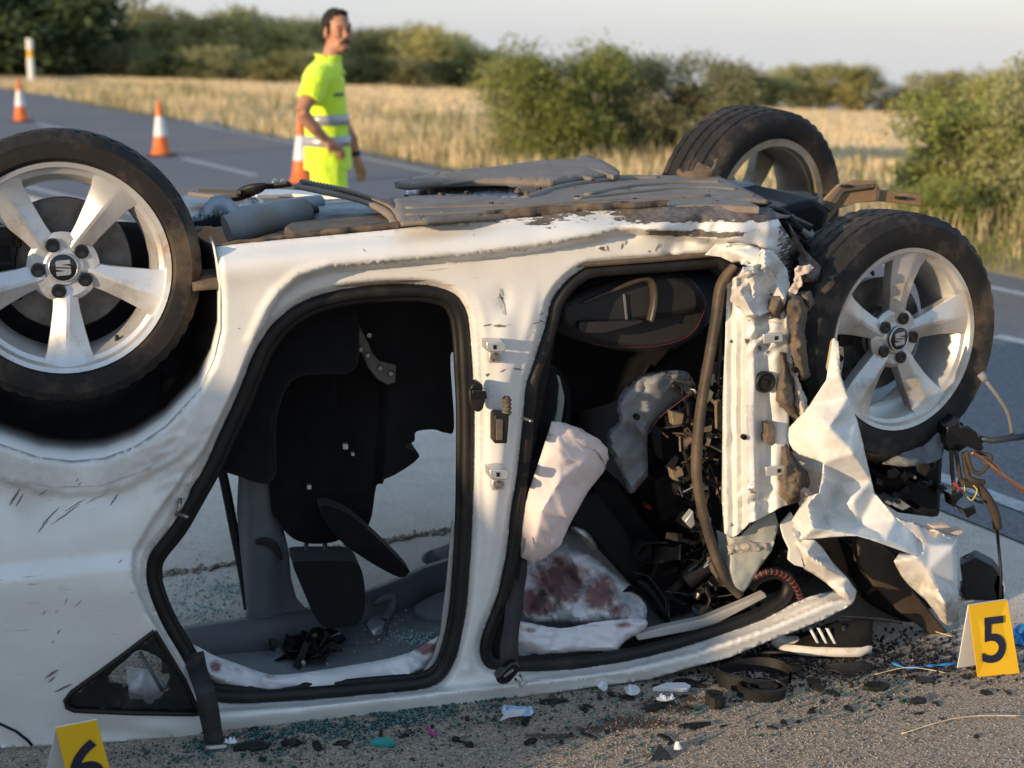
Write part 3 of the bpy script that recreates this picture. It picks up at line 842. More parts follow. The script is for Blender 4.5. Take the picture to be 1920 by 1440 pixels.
    q = MB(); bt(q, [(.163, .249, .925), (.169, .247, .895)], [.034, .034], 16); fin('watch', q, M_blk, e)
    return e
build_person()
# ---------------------------------------------------------------- the overturned car
CAR = empty('wrecked_car', UT(.95, .8, 0), 'white car lying upside down on its crushed roof', 'car')

def paint_material():
    m, t, N, L, b = nt('white_car_paint')
    p = pos(t); scr = attr(t, 'scr'); drt = attr(t, 'drt')
    mud = noise_node(t, p, 5, 6, .65); fine = noise_node(t, p, 60, 7, .7)
    base = mixc(t, ramp(t, mud.outputs[0], .4, .75).outputs[0], (.70, .68, .645), (.65, .625, .585))
    sp = N.new('ShaderNodeTexVoronoi'); sp.inputs['Scale'].default_value = 42; L.new(p, sp.inputs['Vector'])
    spk = mth(t, 'MULTIPLY', ramp(t, sp.outputs['Distance'], .045, .075, (1, 1, 1), (0, 0, 0)).outputs[0], ramp(t, mud.outputs[0], .52, .58).outputs[0])
    base = mixc(t, mth(t, 'MULTIPLY', spk, .75), base, (.12, .10, .085))
    # dust smears
    base = mixc(t, mth(t, 'MULTIPLY', drt, ramp(t, noise_node(t, p, 11, 7, .7).outputs[0], .34, .66).outputs[0]), base, (.26, .21, .155))
    # fine hairline scratches
    st = noise_node(t, p, 1.0, 3, .5, (9, 9, 190))
    rot = N.new('ShaderNodeMapping'); rot.inputs['Rotation'].default_value = (0, .9, .2); rot.inputs['Scale'].default_value = (14, 14, 150); L.new(p, rot.inputs[0])
    st2 = N.new('ShaderNodeTexNoise'); st2.inputs['Scale'].default_value = 1.0; st2.inputs['Detail'].default_value = 4; L.new(rot.outputs[0], st2.inputs['Vector'])
    hair = mth(t, 'MULTIPLY', ramp(t, st2.outputs[0], .66, .70).outputs[0], ramp(t, noise_node(t, p, 3.0, 3).outputs[0], .52, .64).outputs[0])
    base = mixc(t, mth(t, 'MULTIPLY', hair, .55), base, (.16, .14, .12))
    # scraped zones: paint torn to primer and steel in short slanted strokes
    r2 = N.new('ShaderNodeMapping'); r2.inputs['Rotation'].default_value = (0, -.75, 0); r2.inputs['Scale'].default_value = (22, 22, 120); L.new(p, r2.inputs[0])
    s3 = N.new('ShaderNodeTexNoise'); s3.inputs['Scale'].default_value = 1.0; s3.inputs['Detail'].default_value = 7; s3.inputs['Roughness'].default_value = .75; L.new(r2.outputs[0], s3.inputs['Vector'])
    k = mth(t, 'ADD', mth(t, 'MULTIPLY', s3.outputs[0], 1.25), mth(t, 'MULTIPLY', scr, .75))
    torn = ramp(t, k, .98, 1.06).outputs[0]
    tc = mixc(t, ramp(t, fine.outputs[0], .4, .62).outputs[0], (.15, .115, .085), (.07, .06, .055))
    tc = mixc(t, ramp(t, scr, .85, 1.0).outputs[0], tc, mixc(t, ramp(t, fine.outputs[0], .4, .6).outputs[0], (.16, .135, .12), (.09, .08, .08)))
    col = mixc(t, torn, base, tc)
    L.new(col, b.inputs['Base Color'])
    L.new(mth(t, 'ADD', mth(t, 'MULTIPLY', torn, .5), mth(t, 'ADD', .34, mth(t, 'MULTIPLY', drt, .3))), b.inputs['Roughness'])
    L.new(mth(t, 'SUBTRACT', .35, mth(t, 'MULTIPLY', torn, .35)), b.inputs['Coat Weight'])
    setp(b, Coat_Roughness=.12, Specular_IOR_Level=.4)
    hh = mth(t, 'ADD', mth(t, 'MULTIPLY', torn, -1.0), mth(t, 'MULTIPLY', fine.outputs[0], .10))
    hh = mth(t, 'ADD', hh, mth(t, 'MULTIPLY', s3.outputs[0], mth(t, 'MULTIPLY', ramp(t, scr, .05, .4).outputs[0], 1.6)))
    bump(t, b, hh, .5, .003)
    return m
M_paint = paint_material()
M_seal = pmat('door_rubber', (.0075, .0072, .0072), (.013, .012, .011), 25, .5, spec=.3, dirt=(.05, .038, .027), dscale=4, damt=(.54, .8), bstr=.2)
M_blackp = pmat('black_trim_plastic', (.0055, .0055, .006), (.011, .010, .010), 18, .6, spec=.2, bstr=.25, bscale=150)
M_dusty = pmat('dusty_underfloor_plastic', (.205, .168, .138), (.14, .115, .096), 7, .8, dirt=(.25, .20, .155), dscale=5, damt=(.45, .75), bstr=.35, bscale=60)
M_brown = pmat('muddy_metal', (.12, .088, .062), (.075, .058, .045), 14, .85, dirt=(.2, .145, .095), dscale=11, damt=(.5, .7), bstr=.6)
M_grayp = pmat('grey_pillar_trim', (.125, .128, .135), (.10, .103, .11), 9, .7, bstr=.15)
M_headl = pmat('headliner_cloth', (.20, .205, .215), (.165, .17, .18), 12, .9, bstr=.3, bscale=220, dirt=(.1, .08, .07), dscale=7, damt=(.62, .78))
M_steel = pmat('bare_steel', (.45, .43, .40), (.28, .26, .24), 25, .38, .9, dirt=(.13, .09, .06), dscale=16, damt=(.55, .75))
M_zinc = pmat('zinc_plate', (.62, .61, .59), (.5, .49, .47), 25, .35, .6)
M_foam = pmat('torn_insulation_foam', (.135, .105, .078), (.06, .048, .038), 26, .98, bstr=1.0, bscale=70, dirt=(.22, .165, .115), dscale=14, damt=(.48, .68))
M_foamw = pmat('expanded_foam', (.60, .50, .42), (.45, .36, .29), 22, .9, bstr=.6)

def ribbon(name, pts, t0, t1, mat, parent, closed=False, thick=.004, wob=0):
    P0 = [C(x, y, t0) for x, y in pts]; n = len(pts)
    d = WX * (t1 - t0)
    V = P0 + [p + d for p in P0]
    F = [(i, (i + 1) % n, n + (i + 1) % n, n + i) for i in range(n if closed else n - 1)]
    return mk(name, V, F, mat, parent, solid=thick, off=0, orient=False)

def shrink(poly, d, closed=True):
    n = len(poly); out = []
    for i in range(n):
        a, b = poly[(i - 1) % n] if (closed or i) else poly[i], poly[(i + 1) % n] if (closed or i < n - 1) else poly[i]
        tx, ty = b[0] - a[0], b[1] - a[1]; l = sqrt(tx * tx + ty * ty) or 1
        out.append((poly[i][0] - ty / l * d, poly[i][1] + tx / l * d))
    return out
ARCH = [(-172, 470), (-178, 560), (-160, 660), (-110, 760), (-50, 815), (0, 832), (73, 857), (136, 864), (194, 859), (253, 837), (311, 798), (374, 730), (401, 672), (413, 618), (413, 536), (408, 495), (402, 463)]
SILL_TOP = [(402, 463), (450, 457), (533, 449), (600, 443), (665, 437), (740, 430), (810, 422), (900, 415), (1005, 406), (1060, 398), (1155, 392), (1250, 388), (1340, 386), (1400, 387), (1447, 390)]
FRONT_AP = cm2([(1433, 498), (1373, 492), (1348, 481), (1320, 484), (1202, 492), (1115, 499), (1084, 511), (1056, 535), (1035, 567), (1025, 608), (1007, 664), (990, 715), (984, 760), (978, 830), (970, 900), (960, 960), (952, 1032), (935, 1110), (912, 1172), (902, 1211), (906, 1238), (923, 1252), (978, 1256), (1094, 1250), (1211, 1229), (1320, 1198), (1427, 1160), (1473, 1138), (1520, 1118), (1573, 1106)], 4)
RAIL_BOT = [(1604, 1116), (1598, 1133), (1553, 1158), (1500, 1180), (1440, 1203), (1370, 1232), (1290, 1253), (1219, 1274), (1100, 1290), (1033, 1301), (900, 1319), (803, 1334), (700, 1346), (569, 1362), (386, 1382), (198, 1392), (100, 1398), (0, 1402), (-200, 1400), (-330, 1330), (-430, 1150), (-430, 800), (-380, 560), (-300, 470), (-200, 455)]
REAR_AP = cm2([(491, 639), (519, 603), (569, 567), (641, 545), (724, 536), (800, 537), (847, 551), (869, 581), (877, 620), (881, 687), (885, 787), (883, 964), (877, 1076), (869, 1159), (852, 1231), (830, 1270), (791, 1289), (700, 1298), (613, 1306), (474, 1315), (403, 1312), (375, 1299), (342, 1235), (306, 1174), (282, 1118), (274, 1077), (282, 1037), (322, 985), (350, 937), (393, 860), (408, 825), (447, 742), (474, 672)], 4, True)
QWIN = [(290, 1184), (240, 1222), (180, 1266), (135, 1298), (123, 1314), (126, 1326), (140, 1332), (250, 1337), (374, 1339), (345, 1275)]
DOORS = [(381, 1341), (358, 1295), (325, 1240), (290, 1178), (270, 1150), (258, 1122), (246, 1085), (244, 1060), (248, 1033), (285, 970), (318, 925), (345, 885), (380, 840), (430, 740), (470, 655), (505, 580), (526, 550), (562, 520), (617, 502), (737, 490), (883, 479), (1000, 464), (1119, 442), (1155, 431), (1210, 431), (1337, 450), (1421, 464), (1440, 470), (1640, 500), (1700, 1100), (1553, 1135), (1440, 1182), (1300, 1230), (1166, 1262), (1006, 1281), (880, 1294), (756, 1308), (569, 1328)]
SILL_CREASE = DOORS[8:28]
DENTS = [(330, 860, 30, 60, .012), (360, 800, 18, 50, -.014), (290, 930, 30, 50, -.010), (120, 925, 120, 26, .006), (60, 960, 70, 60, .008), (1150, 410, 40, 20, .012), (1230, 420, 40, 22, -.014), (1320, 425, 30, 24, .016), (1390, 440, 26, 26, -.018), (945, 565, 14, 24, .008), (1180, 1275, 60, 10, .008), (1320, 1225, 50, 14, .010), (940, 1310, 50, 12, .006), (200, 1370, 80, 18, .012), (300, 1365, 60, 14, -.008), (60, 1180, 90, 60, .006), (200, 1110, 120, 30, -.004)]
RF1 = soft(facets(1120, 360, 1520, 570, 34, .024, 4), 7); RF2 = soft(facets(1120, 360, 1520, 570, 120, .022, 5), 4)
def side_t(x, y):
    t = 0.0
    ind = inpoly(x, y, DOORS); dd = dseg(x, y, DOORS, True)
    if ind:
        t += .042 * sst(0, 11, dd)
    else:
        if dd < 22 and y < 640: t -= .006 * sst(22, 8, dd) * sst(0, 5, dd)           # lip of the rocker above the shut line
    # rocker section: round the upper edge over into the floor
    if y < 640 and 380 < x < 1520:
        dtop = dseg(x, y, SILL_TOP)
        t += .045 * sst(46, 0, dtop) ** 1.6
        if not ind: t -= .010 * exp(-((dtop - 52) / 26) ** 2)
    # flanges of the two apertures turn inwards
    if ind or dd < 15:
        da = min(dseg(x, y, REAR_AP, True), dseg(x, y, FRONT_AP))
        t += .030 * sst(16, 0, da)
        if 860 < x < 1010 and 520 < y < 1260:                        # stamped B pillar
            t -= (.012 * sst(18, 34, da) + .003 * cos((x - 935 + (y - 900) * .04) * .11)) * sst(520, 640, y)
    # quarter panel with its character line
    if x < 430:
        f = sst(425, 330, x)
        yc = 1075 - x * .105
        q = -.030 * sst(850, yc - 18, y) - .030 * sst(yc - 18, yc + 20, y)
        if y > yc + 20: q *= sst(1395, yc + 20, y) ** .8
        t += q * f
        da = dseg(x, y, ARCH)
        t -= .014 * sst(70, 58, da + 7 * ns(x, y, .03, 4)) * f
        t += .02 * sst(9, 0, da)
    # rail: soft crown
    if y > 1100 and x > 380:
        db = dseg(x, y, RAIL_BOT[:15])
        t += .008 * sst(30, 0, db) - .008 * exp(-((db - 28) / 14) ** 2)
    for (cx, cy, sx, sy, a) in DENTS:
        t += a * exp(-((x - cx) / sx) ** 2 - ((y - cy) / sy) ** 2)
    # buckled fore end of the rocker and the quarter by the shut line
    k = sst(1130, 1300, x) * sst(560, 500, y)
    if k > 0:
        t += k * (.9 * RF1(x, y) + .3 * RF2(x, y))
        t += .16 * sst(1436, 1505, x) * k
    k = exp(-((x - 330) / 60) ** 2 - ((y - 850) / 70) ** 2)
    t += .020 * k * (abs(ns(x + y * .6, y, .030, 8)) * 2 - .6)
    t += .0016 * ns(x, y, .012, 1)
    return t
def side_scr(x, y):
    d = dseg(x, y, SILL_TOP)
    w = 24 + 40 * sst(800, 1250, x)
    v = sst(w, 0, d) * (.30 + .45 * sst(600, 1150, x)) * (.75 + .5 * ns(x, y, .02, 3))
    if x > 1130 and y < 520:
        v = max(v, 1.0 * sst(34, 20, d + 9 * ns(x, y, .05, 6)) * sst(1130, 1210, x))
        v = max(v, .75 * exp(-((y - 436 - (x - 1200) * .02) / 9) ** 2) * sst(1180, 1230, x) * sst(1440, 1380, x))
        v = max(v, .55 * sst(1440, 1470, x) + .35 * sst(1475, 1500, x))
    for (cx, cy, s) in ((940, 555, 9), (1128, 465, 8), (1215, 1245, 5)):
        v = max(v, .62 * exp(-((x - cx) / s) ** 2 - ((y - cy) / s) ** 2))
    return max(0, min(1, v))
def side_drt(x, y):
    v = .10
    v = max(v, .55 * exp(-((y - (880 + 60 * ns(x, 0, .01))) / 60) ** 2) * sst(430, 300, x))
    if 400 < x < 1450 and y < 640:
        v = max(v, .45 * exp(-(dseg(x, y, SILL_CREASE) / 14) ** 2))
    da = dseg(x, y, REAR_AP, True)
    v = max(v, .5 * exp(-(da / 16) ** 2)) if y < 900 and x > 780 else v
    v = max(v, .35 * sst(1330, 1395, y))
    return min(1, v)
_rim = FRONT_AP[60:]
_o = []
for k in (7, 15):
    q = shrink(FRONT_AP, k, False)
    if inpoly(q[len(q) // 2][0], q[len(q) // 2][1], FRONT_AP + [(1600, 800)]): q = shrink(FRONT_AP, -k, False)
    _o.append([p for p in q if not (p[0] > 1340 and p[1] < 700)])
    _o.append((lambda z: z + z[:1])(shrink(REAR_AP, -k)))
outline = SILL_TOP + [(1470, 430), (1500, 472), (1478, 528), (1455, 515)] + FRONT_AP + RAIL_BOT + ARCH[:-1]
panel('body_side', outline, side_t, M_paint, CAR, holes=[REAR_AP, QWIN], spacing=7, lines=[SILL_CREASE, [(x + 2, y + 11) for x, y in SILL_CREASE], [(x, y - 9) for x, y in SILL_CREASE[4:]], DOORS[-5:]] + _o, thick=.0025, sharp=None, attr={'scr': side_scr, 'drt': side_drt})

m = MB(); m.tube([C(x, y, side_t(x, y) - .001) for x, y in ((-60, 1345), (0, 1357), (30, 1371), (52, 1388), (60, 1398))], .0035, 6); m.build('bumper_gap', M_seal, CAR)
# single scratches and chips through the paint
def scratches(segs):
    m = MB()
    for (x1, y1, x2, y2, w) in segs:
        n = 7; V = []
        for i in range(n):
            f = i / (n - 1); x = x1 + (x2 - x1) * f + 1.6 * ns(x1 + i, y1, .9); y = y1 + (y2 - y1) * f + 1.6 * ns(x1, y1 + i, .9)
            L = sqrt((x2 - x1) ** 2 + (y2 - y1) ** 2) or 1; nx, ny = -(y2 - y1) / L, (x2 - x1) / L
            ww = w * (.25 + sin(pi * f)) * (.7 + .6 * abs(ns(x, y, .7)))
            t = side_t(x, y) - .0016
            V += [C(x + nx * ww, y + ny * ww, t), C(x - nx * ww, y - ny * ww, t)]
        m.add(V, [(2 * i, 2 * i + 1, 2 * i + 3, 2 * i + 2) for i in range(n - 1)])
    return m
_r = random.Random(3)
SC = [(18, 948, 38, 915, 2.2), (30, 950, 44, 925, 1.4), (78, 985, 112, 950, 1.3), (95, 985, 150, 945, 1.1), (70, 1000, 90, 975, .9), (120, 960, 160, 935, .9), (84, 1272, 110, 1255, 2.2), (90, 1280, 104, 1268, 1.5), (102, 1298, 136, 1282, 2.2), (70, 930, 90, 918, 1), (205, 950, 222, 925, 1.1),
      (905, 611, 922, 608, 1.2), (925, 611, 948, 612, 2.2), (1000, 607, 1012, 604, 1.2), (1012, 590, 1020, 586, 1), (1010, 600, 1022, 604, 1), (1122, 466, 1136, 470, 1.5), (1138, 460, 1141, 472, 1), (1165, 468, 1168, 455, 1.2), (1172, 460, 1175, 450, 1), (1228, 472, 1236, 456, 1.4), (936, 698, 948, 692, 1), (962, 690, 980, 694, 1.3), (1000, 710, 1003, 702, 1), (985, 735, 988, 728, 1), (912, 706, 916, 700, 2.6)]
for _ in range(26):
    x, y = _r.uniform(420, 1330), _r.uniform(455, 640); 
    if not inpoly(x, y, REAR_AP) and not (x > 1000 and y > 485): SC.append((x, y, x + _r.uniform(-7, 7), y + _r.uniform(-5, 5), _r.uniform(.5, 1.3)))
for _ in range(14):
    x, y = _r.uniform(-20, 250), _r.uniform(890, 1330); a = _r.uniform(-1.0, -.5); l = _r.uniform(3, 18)
    if not inpoly(x, y, QWIN): SC.append((x, y, x + l * cos(a), y + l * sin(a), _r.uniform(.4, 1.0)))
tag(scratches(SC).build('paint_scratches', pmat('scratch_primer', (.22, .19, .17), (.09, .08, .07), 60, .9), CAR, smooth=False), kind='stuff')
sc_w = [(935, 556, 947, 590, 4.5), (938, 540, 942, 556, 2), (-20, 905, 60, 905, 1.5), (60, 905, 98, 914, 1.8), (98, 914, 180, 912, 1.4), (180, 914, 262, 885, 1.8), (160, 945, 205, 920, 1.5), (262, 886, 300, 868, 1.3)]
tag(scratches(sc_w).build('flaked_paint_edge', pmat('bared_paint_edge', (.55, .54, .52), (.3, .27, .24), 60, .8), CAR, smooth=False), kind='stuff')

# rubber seals round both apertures and the dark linings behind them
def seal(name, pts, t, r, closed, flat=1.0, par=None, mat=None):
    m = MB(); P = [C(x, y, t + .004 * ns(x, y, .02)) for x, y in pts]
    if closed: P.append(P[0])
    m.tube(P, r, 10, caps=not closed, flat=flat)
    return m.build(name, mat or M_seal, par or CAR)
ra = shrink(REAR_AP, 9); seal('door_seal', ra, .072, .0165, True)
seal('door_seal', shrink(REAR_AP, 22), .10, .011, True)
fa_pts = [p for p in FRONT_AP if not (p[0] > 1380 and p[1] < 600) and not (p[0] > 1440 and p[1] > 1000)]
fa = shrink(fa_pts, -9, False)
if not inpoly(fa[len(fa) // 2][0], fa[len(fa) // 2][1], [(q[0], q[1]) for q in FRONT_AP] + [(1600, 800)]): fa = shrink(fa_pts, 9, False)
curl = cm2([fa[-1], (1462, 1128), (1476, 1110), (1478, 1088), (1462, 1076), (1440, 1076), (1418, 1086), (1404, 1102)], 5)
seal('door_seal', fa + curl[1:], .075, .0175, False)
ribbon('aperture_lining', shrink(REAR_AP, 2), .07, .20, M_blackp, CAR, True)
ribbon('aperture_lining', fa_pts, .07, .20, M_blackp, CAR)
ribbon('wheel_arch_lip', ARCH, .012, .20, M_paint, CAR, thick=.003)
# wheel arch liner: dark bowl behind the rear wheel
arc_b = [(-220, 430), (-200, 560), (-180, 680), (-110, 790), (0, 850), (136, 880), (260, 850), (330, 800), (395, 730), (425, 640), (425, 520), (402, 463), (352, 430), (300, 420), (60, 405)]
panel('wheel_arch_liner', arc_b, lambda x, y: .44 - .27 * sst(120, 0, dseg(x, y, ARCH)) + .01 * fbm(x, y, .01), M_seal, CAR, spacing=22, thick=.004)

# broken quarter window
qo = cm2([(258, 1219), (276, 1222), (294, 1230), (309, 1243), (318, 1262), (314, 1280), (306, 1296), (293, 1306), (278, 1311), (258, 1303), (242, 1299), (238, 1284), (220, 1279), (203, 1270), (212, 1258), (232, 1240)], 3, True)
qo = [(x + 3 * ns(x, y, .2, 1), y + 3 * ns(x, y, .2, 2)) for x, y in qo]
M_glass = pmat('black_window_glass', (.008, .010, .010), (.012, .016, .016), 12, .22, spec=.5, coat=.2, dirt=(.05, .045, .04), dscale=9, damt=(.55, .8))
qw = panel('quarter_window', QWIN, lambda x, y: -.002 - .03 * sst(1395, 1100, y) ** .8, M_glass, CAR, holes=[qo], spacing=12, thick=.004)
m = MB(); m.tube([C(x, y, side_t(x, y) - .004) for x, y in densify(QWIN, 12) + [QWIN[0]]], .006, 8, caps=False); m.build('window_frame', M_seal, qw)
m = MB(); m.tube([C(262, 1222, .02), C(285, 1262, .02), C(306, 1298, .02)], .005, 6); m.build('glazing_strip', M_grayp, qw)
def cloth_mat(nm, ca, cb):
    m, t, N, L, b = nt(nm)
    p = pos(t); st = attr(t, 'stain')
    w = noise_node(t, p, 24, 6, .65); w2 = noise_node(t, p, 7, 5, .6)
    base = mixc(t, ramp(t, w2.outputs[0], .35, .7).outputs[0], ca, cb)
    s = ramp(t, mth(t, 'ADD', mth(t, 'MULTIPLY', w.outputs[0], .7), st), .78, .98).outputs[0]
    red = mixc(t, ramp(t, w.outputs[0], .35, .65).outputs[0], (.27, .05, .045), (.11, .02, .022))
    c = mixc(t, mth(t, 'MULTIPLY', s, .85), base, red)
    L.new(c, b.inputs['Base Color']); setp(b, Roughness=.85, Specular_IOR_Level=.2, Sheen_Weight=.15)
    rg = noise_node(t, p, 11, 5, .55); rg.noise_type = 'RIDGED_MULTIFRACTAL'; rg.inputs['Distortion'].default_value = .6
    bump(t, b, mth(t, 'ADD', mth(t, 'MULTIPLY', rg.outputs[0], .35), mth(t, 'MULTIPLY', noise_node(t, p, 420, 2).outputs[0], .12)), .75, .012)
    return m
M_cloth = cloth_mat('airbag_cloth', (.70, .68, .68), (.58, .57, .58))
M_clothp = cloth_mat('pink_airbag_cloth', (.72, .60, .56), (.64, .52, .49))
def cloth(name, outline, base, mat=None, amp=.03, sc=.02, seed=0, stains=(), spacing=9, parent=None, ang=0.4, thick=.002):
    xs_, ys_ = [q[0] for q in outline], [q[1] for q in outline]
    box = (min(xs_) - 5, min(ys_) - 5, max(xs_) + 5, max(ys_) + 5); area = (box[2] - box[0]) * (box[3] - box[1])
    K1 = facets(*box, int(area * sc * sc / 5) + 6, amp, seed); K1 = soft(K1, 6); K2 = facets(*box, int(area * sc * sc * 1.2) + 10, amp * .38, seed + 1)
    ca, sa = cos(ang), sin(ang)
    def tf(x, y):
        u, v = x * ca + y * sa, -x * sa + y * ca
        b = base(x, y) if callable(base) else base
        d = dseg(x, y, outline, True)
        return b + K1(x, y) + K2(x, y) - amp * .5 * abs(noise.noise(Vector((u * sc * .4, v * sc * 1.6, seed)))) + amp * .6 * sst(9, 0, d)
    def sf(x, y):
        return max([0] + [a * exp(-((x - cx) / rx) ** 2 - ((y - cy) / ry) ** 2) for cx, cy, rx, ry, a in stains])
    return panel(name, outline, tf, mat or M_cloth, parent or CAR, spacing=spacing, thick=thick, sharp=55, attr={'stain': sf, 'scr': lambda x, y: 0})
M_gcloth = pmat('grey_airbag_cloth', (.26, .265, .27), (.19, .195, .20), 12, .85, bstr=.4, bscale=40)

# ---- wheels
M_tyre = pmat('tyre_rubber', (.013, .012, .0115), (.021, .018, .016), 10, .72, spec=.25, dirt=(.12, .086, .058), dscale=5.5, damt=(.5, .76), bstr=.35, bscale=60)
M_alloy = pmat('silver_alloy', (.60, .59, .585), (.54, .53, .52), 14, .34, .55, dirt=(.30, .23, .165), dscale=6.5, damt=(.52, .74))
M_alloyd = pmat('dusty_alloy', (.42, .36, .29), (.34, .27, .2), 14, .5, .45, dirt=(.22, .15, .09), dscale=9, damt=(.45, .7))
M_alloym = pmat('brown_dusted_alloy', (.60, .58, .55), (.50, .46, .41), 7, .36, .55, dirt=(.30, .22, .15), dscale=5, damt=(.5, .7))
M_disc = pmat('brake_disc', (.18, .17, .16), (.10, .085, .07), 20, .45, .7)
M_cap = pmat('gloss_black', (.006, .0065, .008), None, 10, .25, coat=.4)
M_emb = pmat('chrome_emblem', (.62, .62, .63), (.5, .5, .5), 10, .25, .8)
def wheel(center, axis, R=.3225, W=.215, spin=0.0, flip=False, disc=True, dust=0, rl=None):
    """tyre, alloy rim with five two-facet spokes, bolts, cap; axis points outboard"""
    z = axis.normalized(); up = Vector((0, 0, 1)); x = up.cross(z).normalized(); y = z.cross(x)
    B = Matrix((x, y, z)).transposed().to_4x4()
    M = Matrix.Translation(center) @ B @ Matrix.Rotation(spin, 4, 'Z')
    rl = rl or R * .742
    # tyre: ribs and shoulder slots in the tread
    h = W / 2; N = 150; prof = [(rl - .004, -h * .82), (rl + .004, -h * .90), (rl + .02, -h * .98), (R * .87, -h * 1.04), (R * .925, -h * 1.0), (R * .962, -h * .88)]
    shoulder = len(prof)
    tr = [(-.80, 0), (-.62, 0), (-.60, -1), (-.55, -1), (-.53, 0), (-.22, 0), (-.20, -1), (-.14, -1), (-.12, 0), (.12, 0), (.14, -1), (.20, -1), (.22, 0), (.53, 0), (.55, -1), (.60, -1), (.62, 0), (.80, 0)]
    for a, g in tr: prof.append((R * (1 - .018 * a * a) + g * .0065, a * h))
    prof += [(R * .962, h * .88), (R * .925, h * 1.0), (R * .912, h * 1.035), (R * .905, h * 1.03), (R * .87, h * 1.045), (R * .80, h * 1.015), (rl + .010, h * .95), (rl + .004, h * .90), (rl - .004, h * .82)]
    V = []; F = []; n = len(prof)
    for j in range(N):
        slot = (j % 3 == 2)
        for i, (r, hh) in enumerate(prof):
            a = 2 * pi * j / N
            if slot and abs(hh) > h * .60 and r > R * .955: r -= .0045
            if slot and i in (shoulder + 5, shoulder + 6) : r -= .003
            if slot and i in (shoulder + 9, shoulder + 8): r -= .004
            if abs(hh) > h * .5: a += .014 * (abs(hh) / h - .5)
            V.append(M @ Vector((r * cos(a), r * sin(a), hh)))
    for j in range(N):
        a, b = j * n, ((j + 1) % N) * n
        for i in range(n - 1): F.append((a + i, b + i, b + i + 1, a + i + 1))
    tyre = mk('tyre', V, F, M_tyre, CAR, orient=True, sharp=38)
    # rim
    rm = (M_alloy, M_alloyd, M_alloym)[dust]
    m = MB()
    m.lathe([(rl - .022, -h * .86), (rl + .003, -h * .88), (rl + .004, -h * .80), (rl - .030, -h * .6), (rl - .045, 0), (rl - .036, h * .45), (rl - .024, h * .70), (rl - .014, h * .76), (rl - .008, h * .90), (rl + .003, h * .935), (rl + .005, h * .86), (rl - .002, h * .80), (rl - .022, h * .62), (rl - .04, 0), (rl - .024, -h * .6)], M, 72, close=True)
    rim = m.build('rim', rm, CAR, orient=True, sharp=32)
    for k in range(5):
        A = M @ Matrix.Rotation(2 * pi * k / 5, 4, 'Z')
        hz = h * .62
        # stations along the spoke: radius, half width, ridge offset, height of ridge and edges
        st = [(.026, .024, .006, hz - .012, hz - .018), (.060, .027, .007, hz - .002, hz - .012), (.10, .031, .004, hz + .002, hz - .012), (.15, .040, .0, hz + .009, hz - .008), (.195, .050, -.004, hz + .017, hz + .002), (rl - .012, .064, -.008, h * .84, h * .80), (rl - .004, .0655, -.008, h * .87, h * .84)]
        V = []; F = []
        for r, w, o, zr, ze in st:
            V += [Vector((r, -w, ze)), Vector((r, o - .004, zr)), Vector((r, o + .004, zr)), Vector((r, w, ze)), Vector((r, w * .93, ze - .034)), Vector((r, -w * .93, ze - .034))]
        for i in range(len(st) - 1):
            for q in range(6): F.append((i * 6 + q, (i + 1) * 6 + q, (i + 1) * 6 + (q + 1) % 6, i * 6 + (q + 1) % 6))
        F.append((0, 1, 2, 3, 4, 5)); F.append(tuple((len(st) - 1) * 6 + q for q in reversed(range(6))))
        mk('spoke', [A @ v for v in V], F, rm, rim, orient=True, sharp=20, bevel=.002)
    hz = h * .62
    m = MB(); m.lathe([(.0, hz - .03), (.078, hz - .03), (.082, hz - .014), (.070, hz - .004), (.045, hz - .006), (.040, hz - .002), (.034, hz - .002), (.0, hz - .002)], M, 40); m.build('hub', rm, rim, orient=True, sharp=30)
    m = MB(); m.lathe([(.033, hz - .004), (.033, hz + .004), (.029, hz + .006), (.0, hz + .007)], M, 36); cap = m.build('centre_cap', M_cap, rim, orient=True, sharp=40)
    m = MB(); m.lathe([(.0335, hz + .003), (.0335, hz + .0065), (.031, hz + .0075), (.0305, hz + .004)], M, 36); m.build('cap_ring', M_emb, rim, orient=True)
    # slanted S-shaped badge: two mirrored strokes
    M2 = Matrix.Translation(center) @ B
    half = [(-.0175, .0022), (-.0175, .0130), (-.0140, .0162), (.0160, .0180), (.0178, .0085), (-.0050, .0070), (.0175, .0026), (.0175, -.0004)]
    m = MB()
    for sg in (1, -1):
        pl = [(x_ * sg * .95, y_ * sg + (.0006 if sg > 0 else -.0006)) for x_, y_ in half]
        V = [M2 @ Vector((a_, b_, hz + zz)) for zz in (.006, .0095) for a_, b_ in pl]; q = len(pl)
        m.add(V, [tuple(range(q)), tuple(reversed(range(q, 2 * q)))] + [(i, (i + 1) % q, (i + 1) % q + q, i + q) for i in range(q)])
    m.build('badge', M_emb, rim, orient=True, smooth=False)
    for k in range(5):
        a = 2 * pi * (k - .20) / 5
        T = M @ Matrix.Translation((.056 * cos(a), .056 * sin(a), hz - .008))
        m = MB(); m.lathe([(.0165, 0), (.0165, .0105), (.0135, .012), (.013, .012), (.0, .0105)], T, 24)
        m.build('lug_bolt', M_cap, rim, orient=True, sharp=35)
    if disc:
        m = MB(); m.lathe([(.06, -.02), (.155, -.02), (.157, -.022), (.157, -.044), (.155, -.046), (.06, -.046)], M, 48); m.lathe([(0, .012), (.07, .012), (.075, .005), (.078, -.03)], M, 32)
        m.build('brake_disc', M_disc, CAR, orient=True, sharp=30)
        m = MB()
        for q in range(7):
            a = radians(150 + q * 9); m.box(M2 @ Vector((.135 * cos(a), .135 * sin(a), -.02)), .05, .05, .07, (B.to_3x3()))
        m.build('brake_caliper', M_seal, CAR, bevel=.004)
    m = MB(); T = M @ Matrix.Translation(((rl - .03) * cos(.55), (rl - .03) * sin(.55), h * .52))
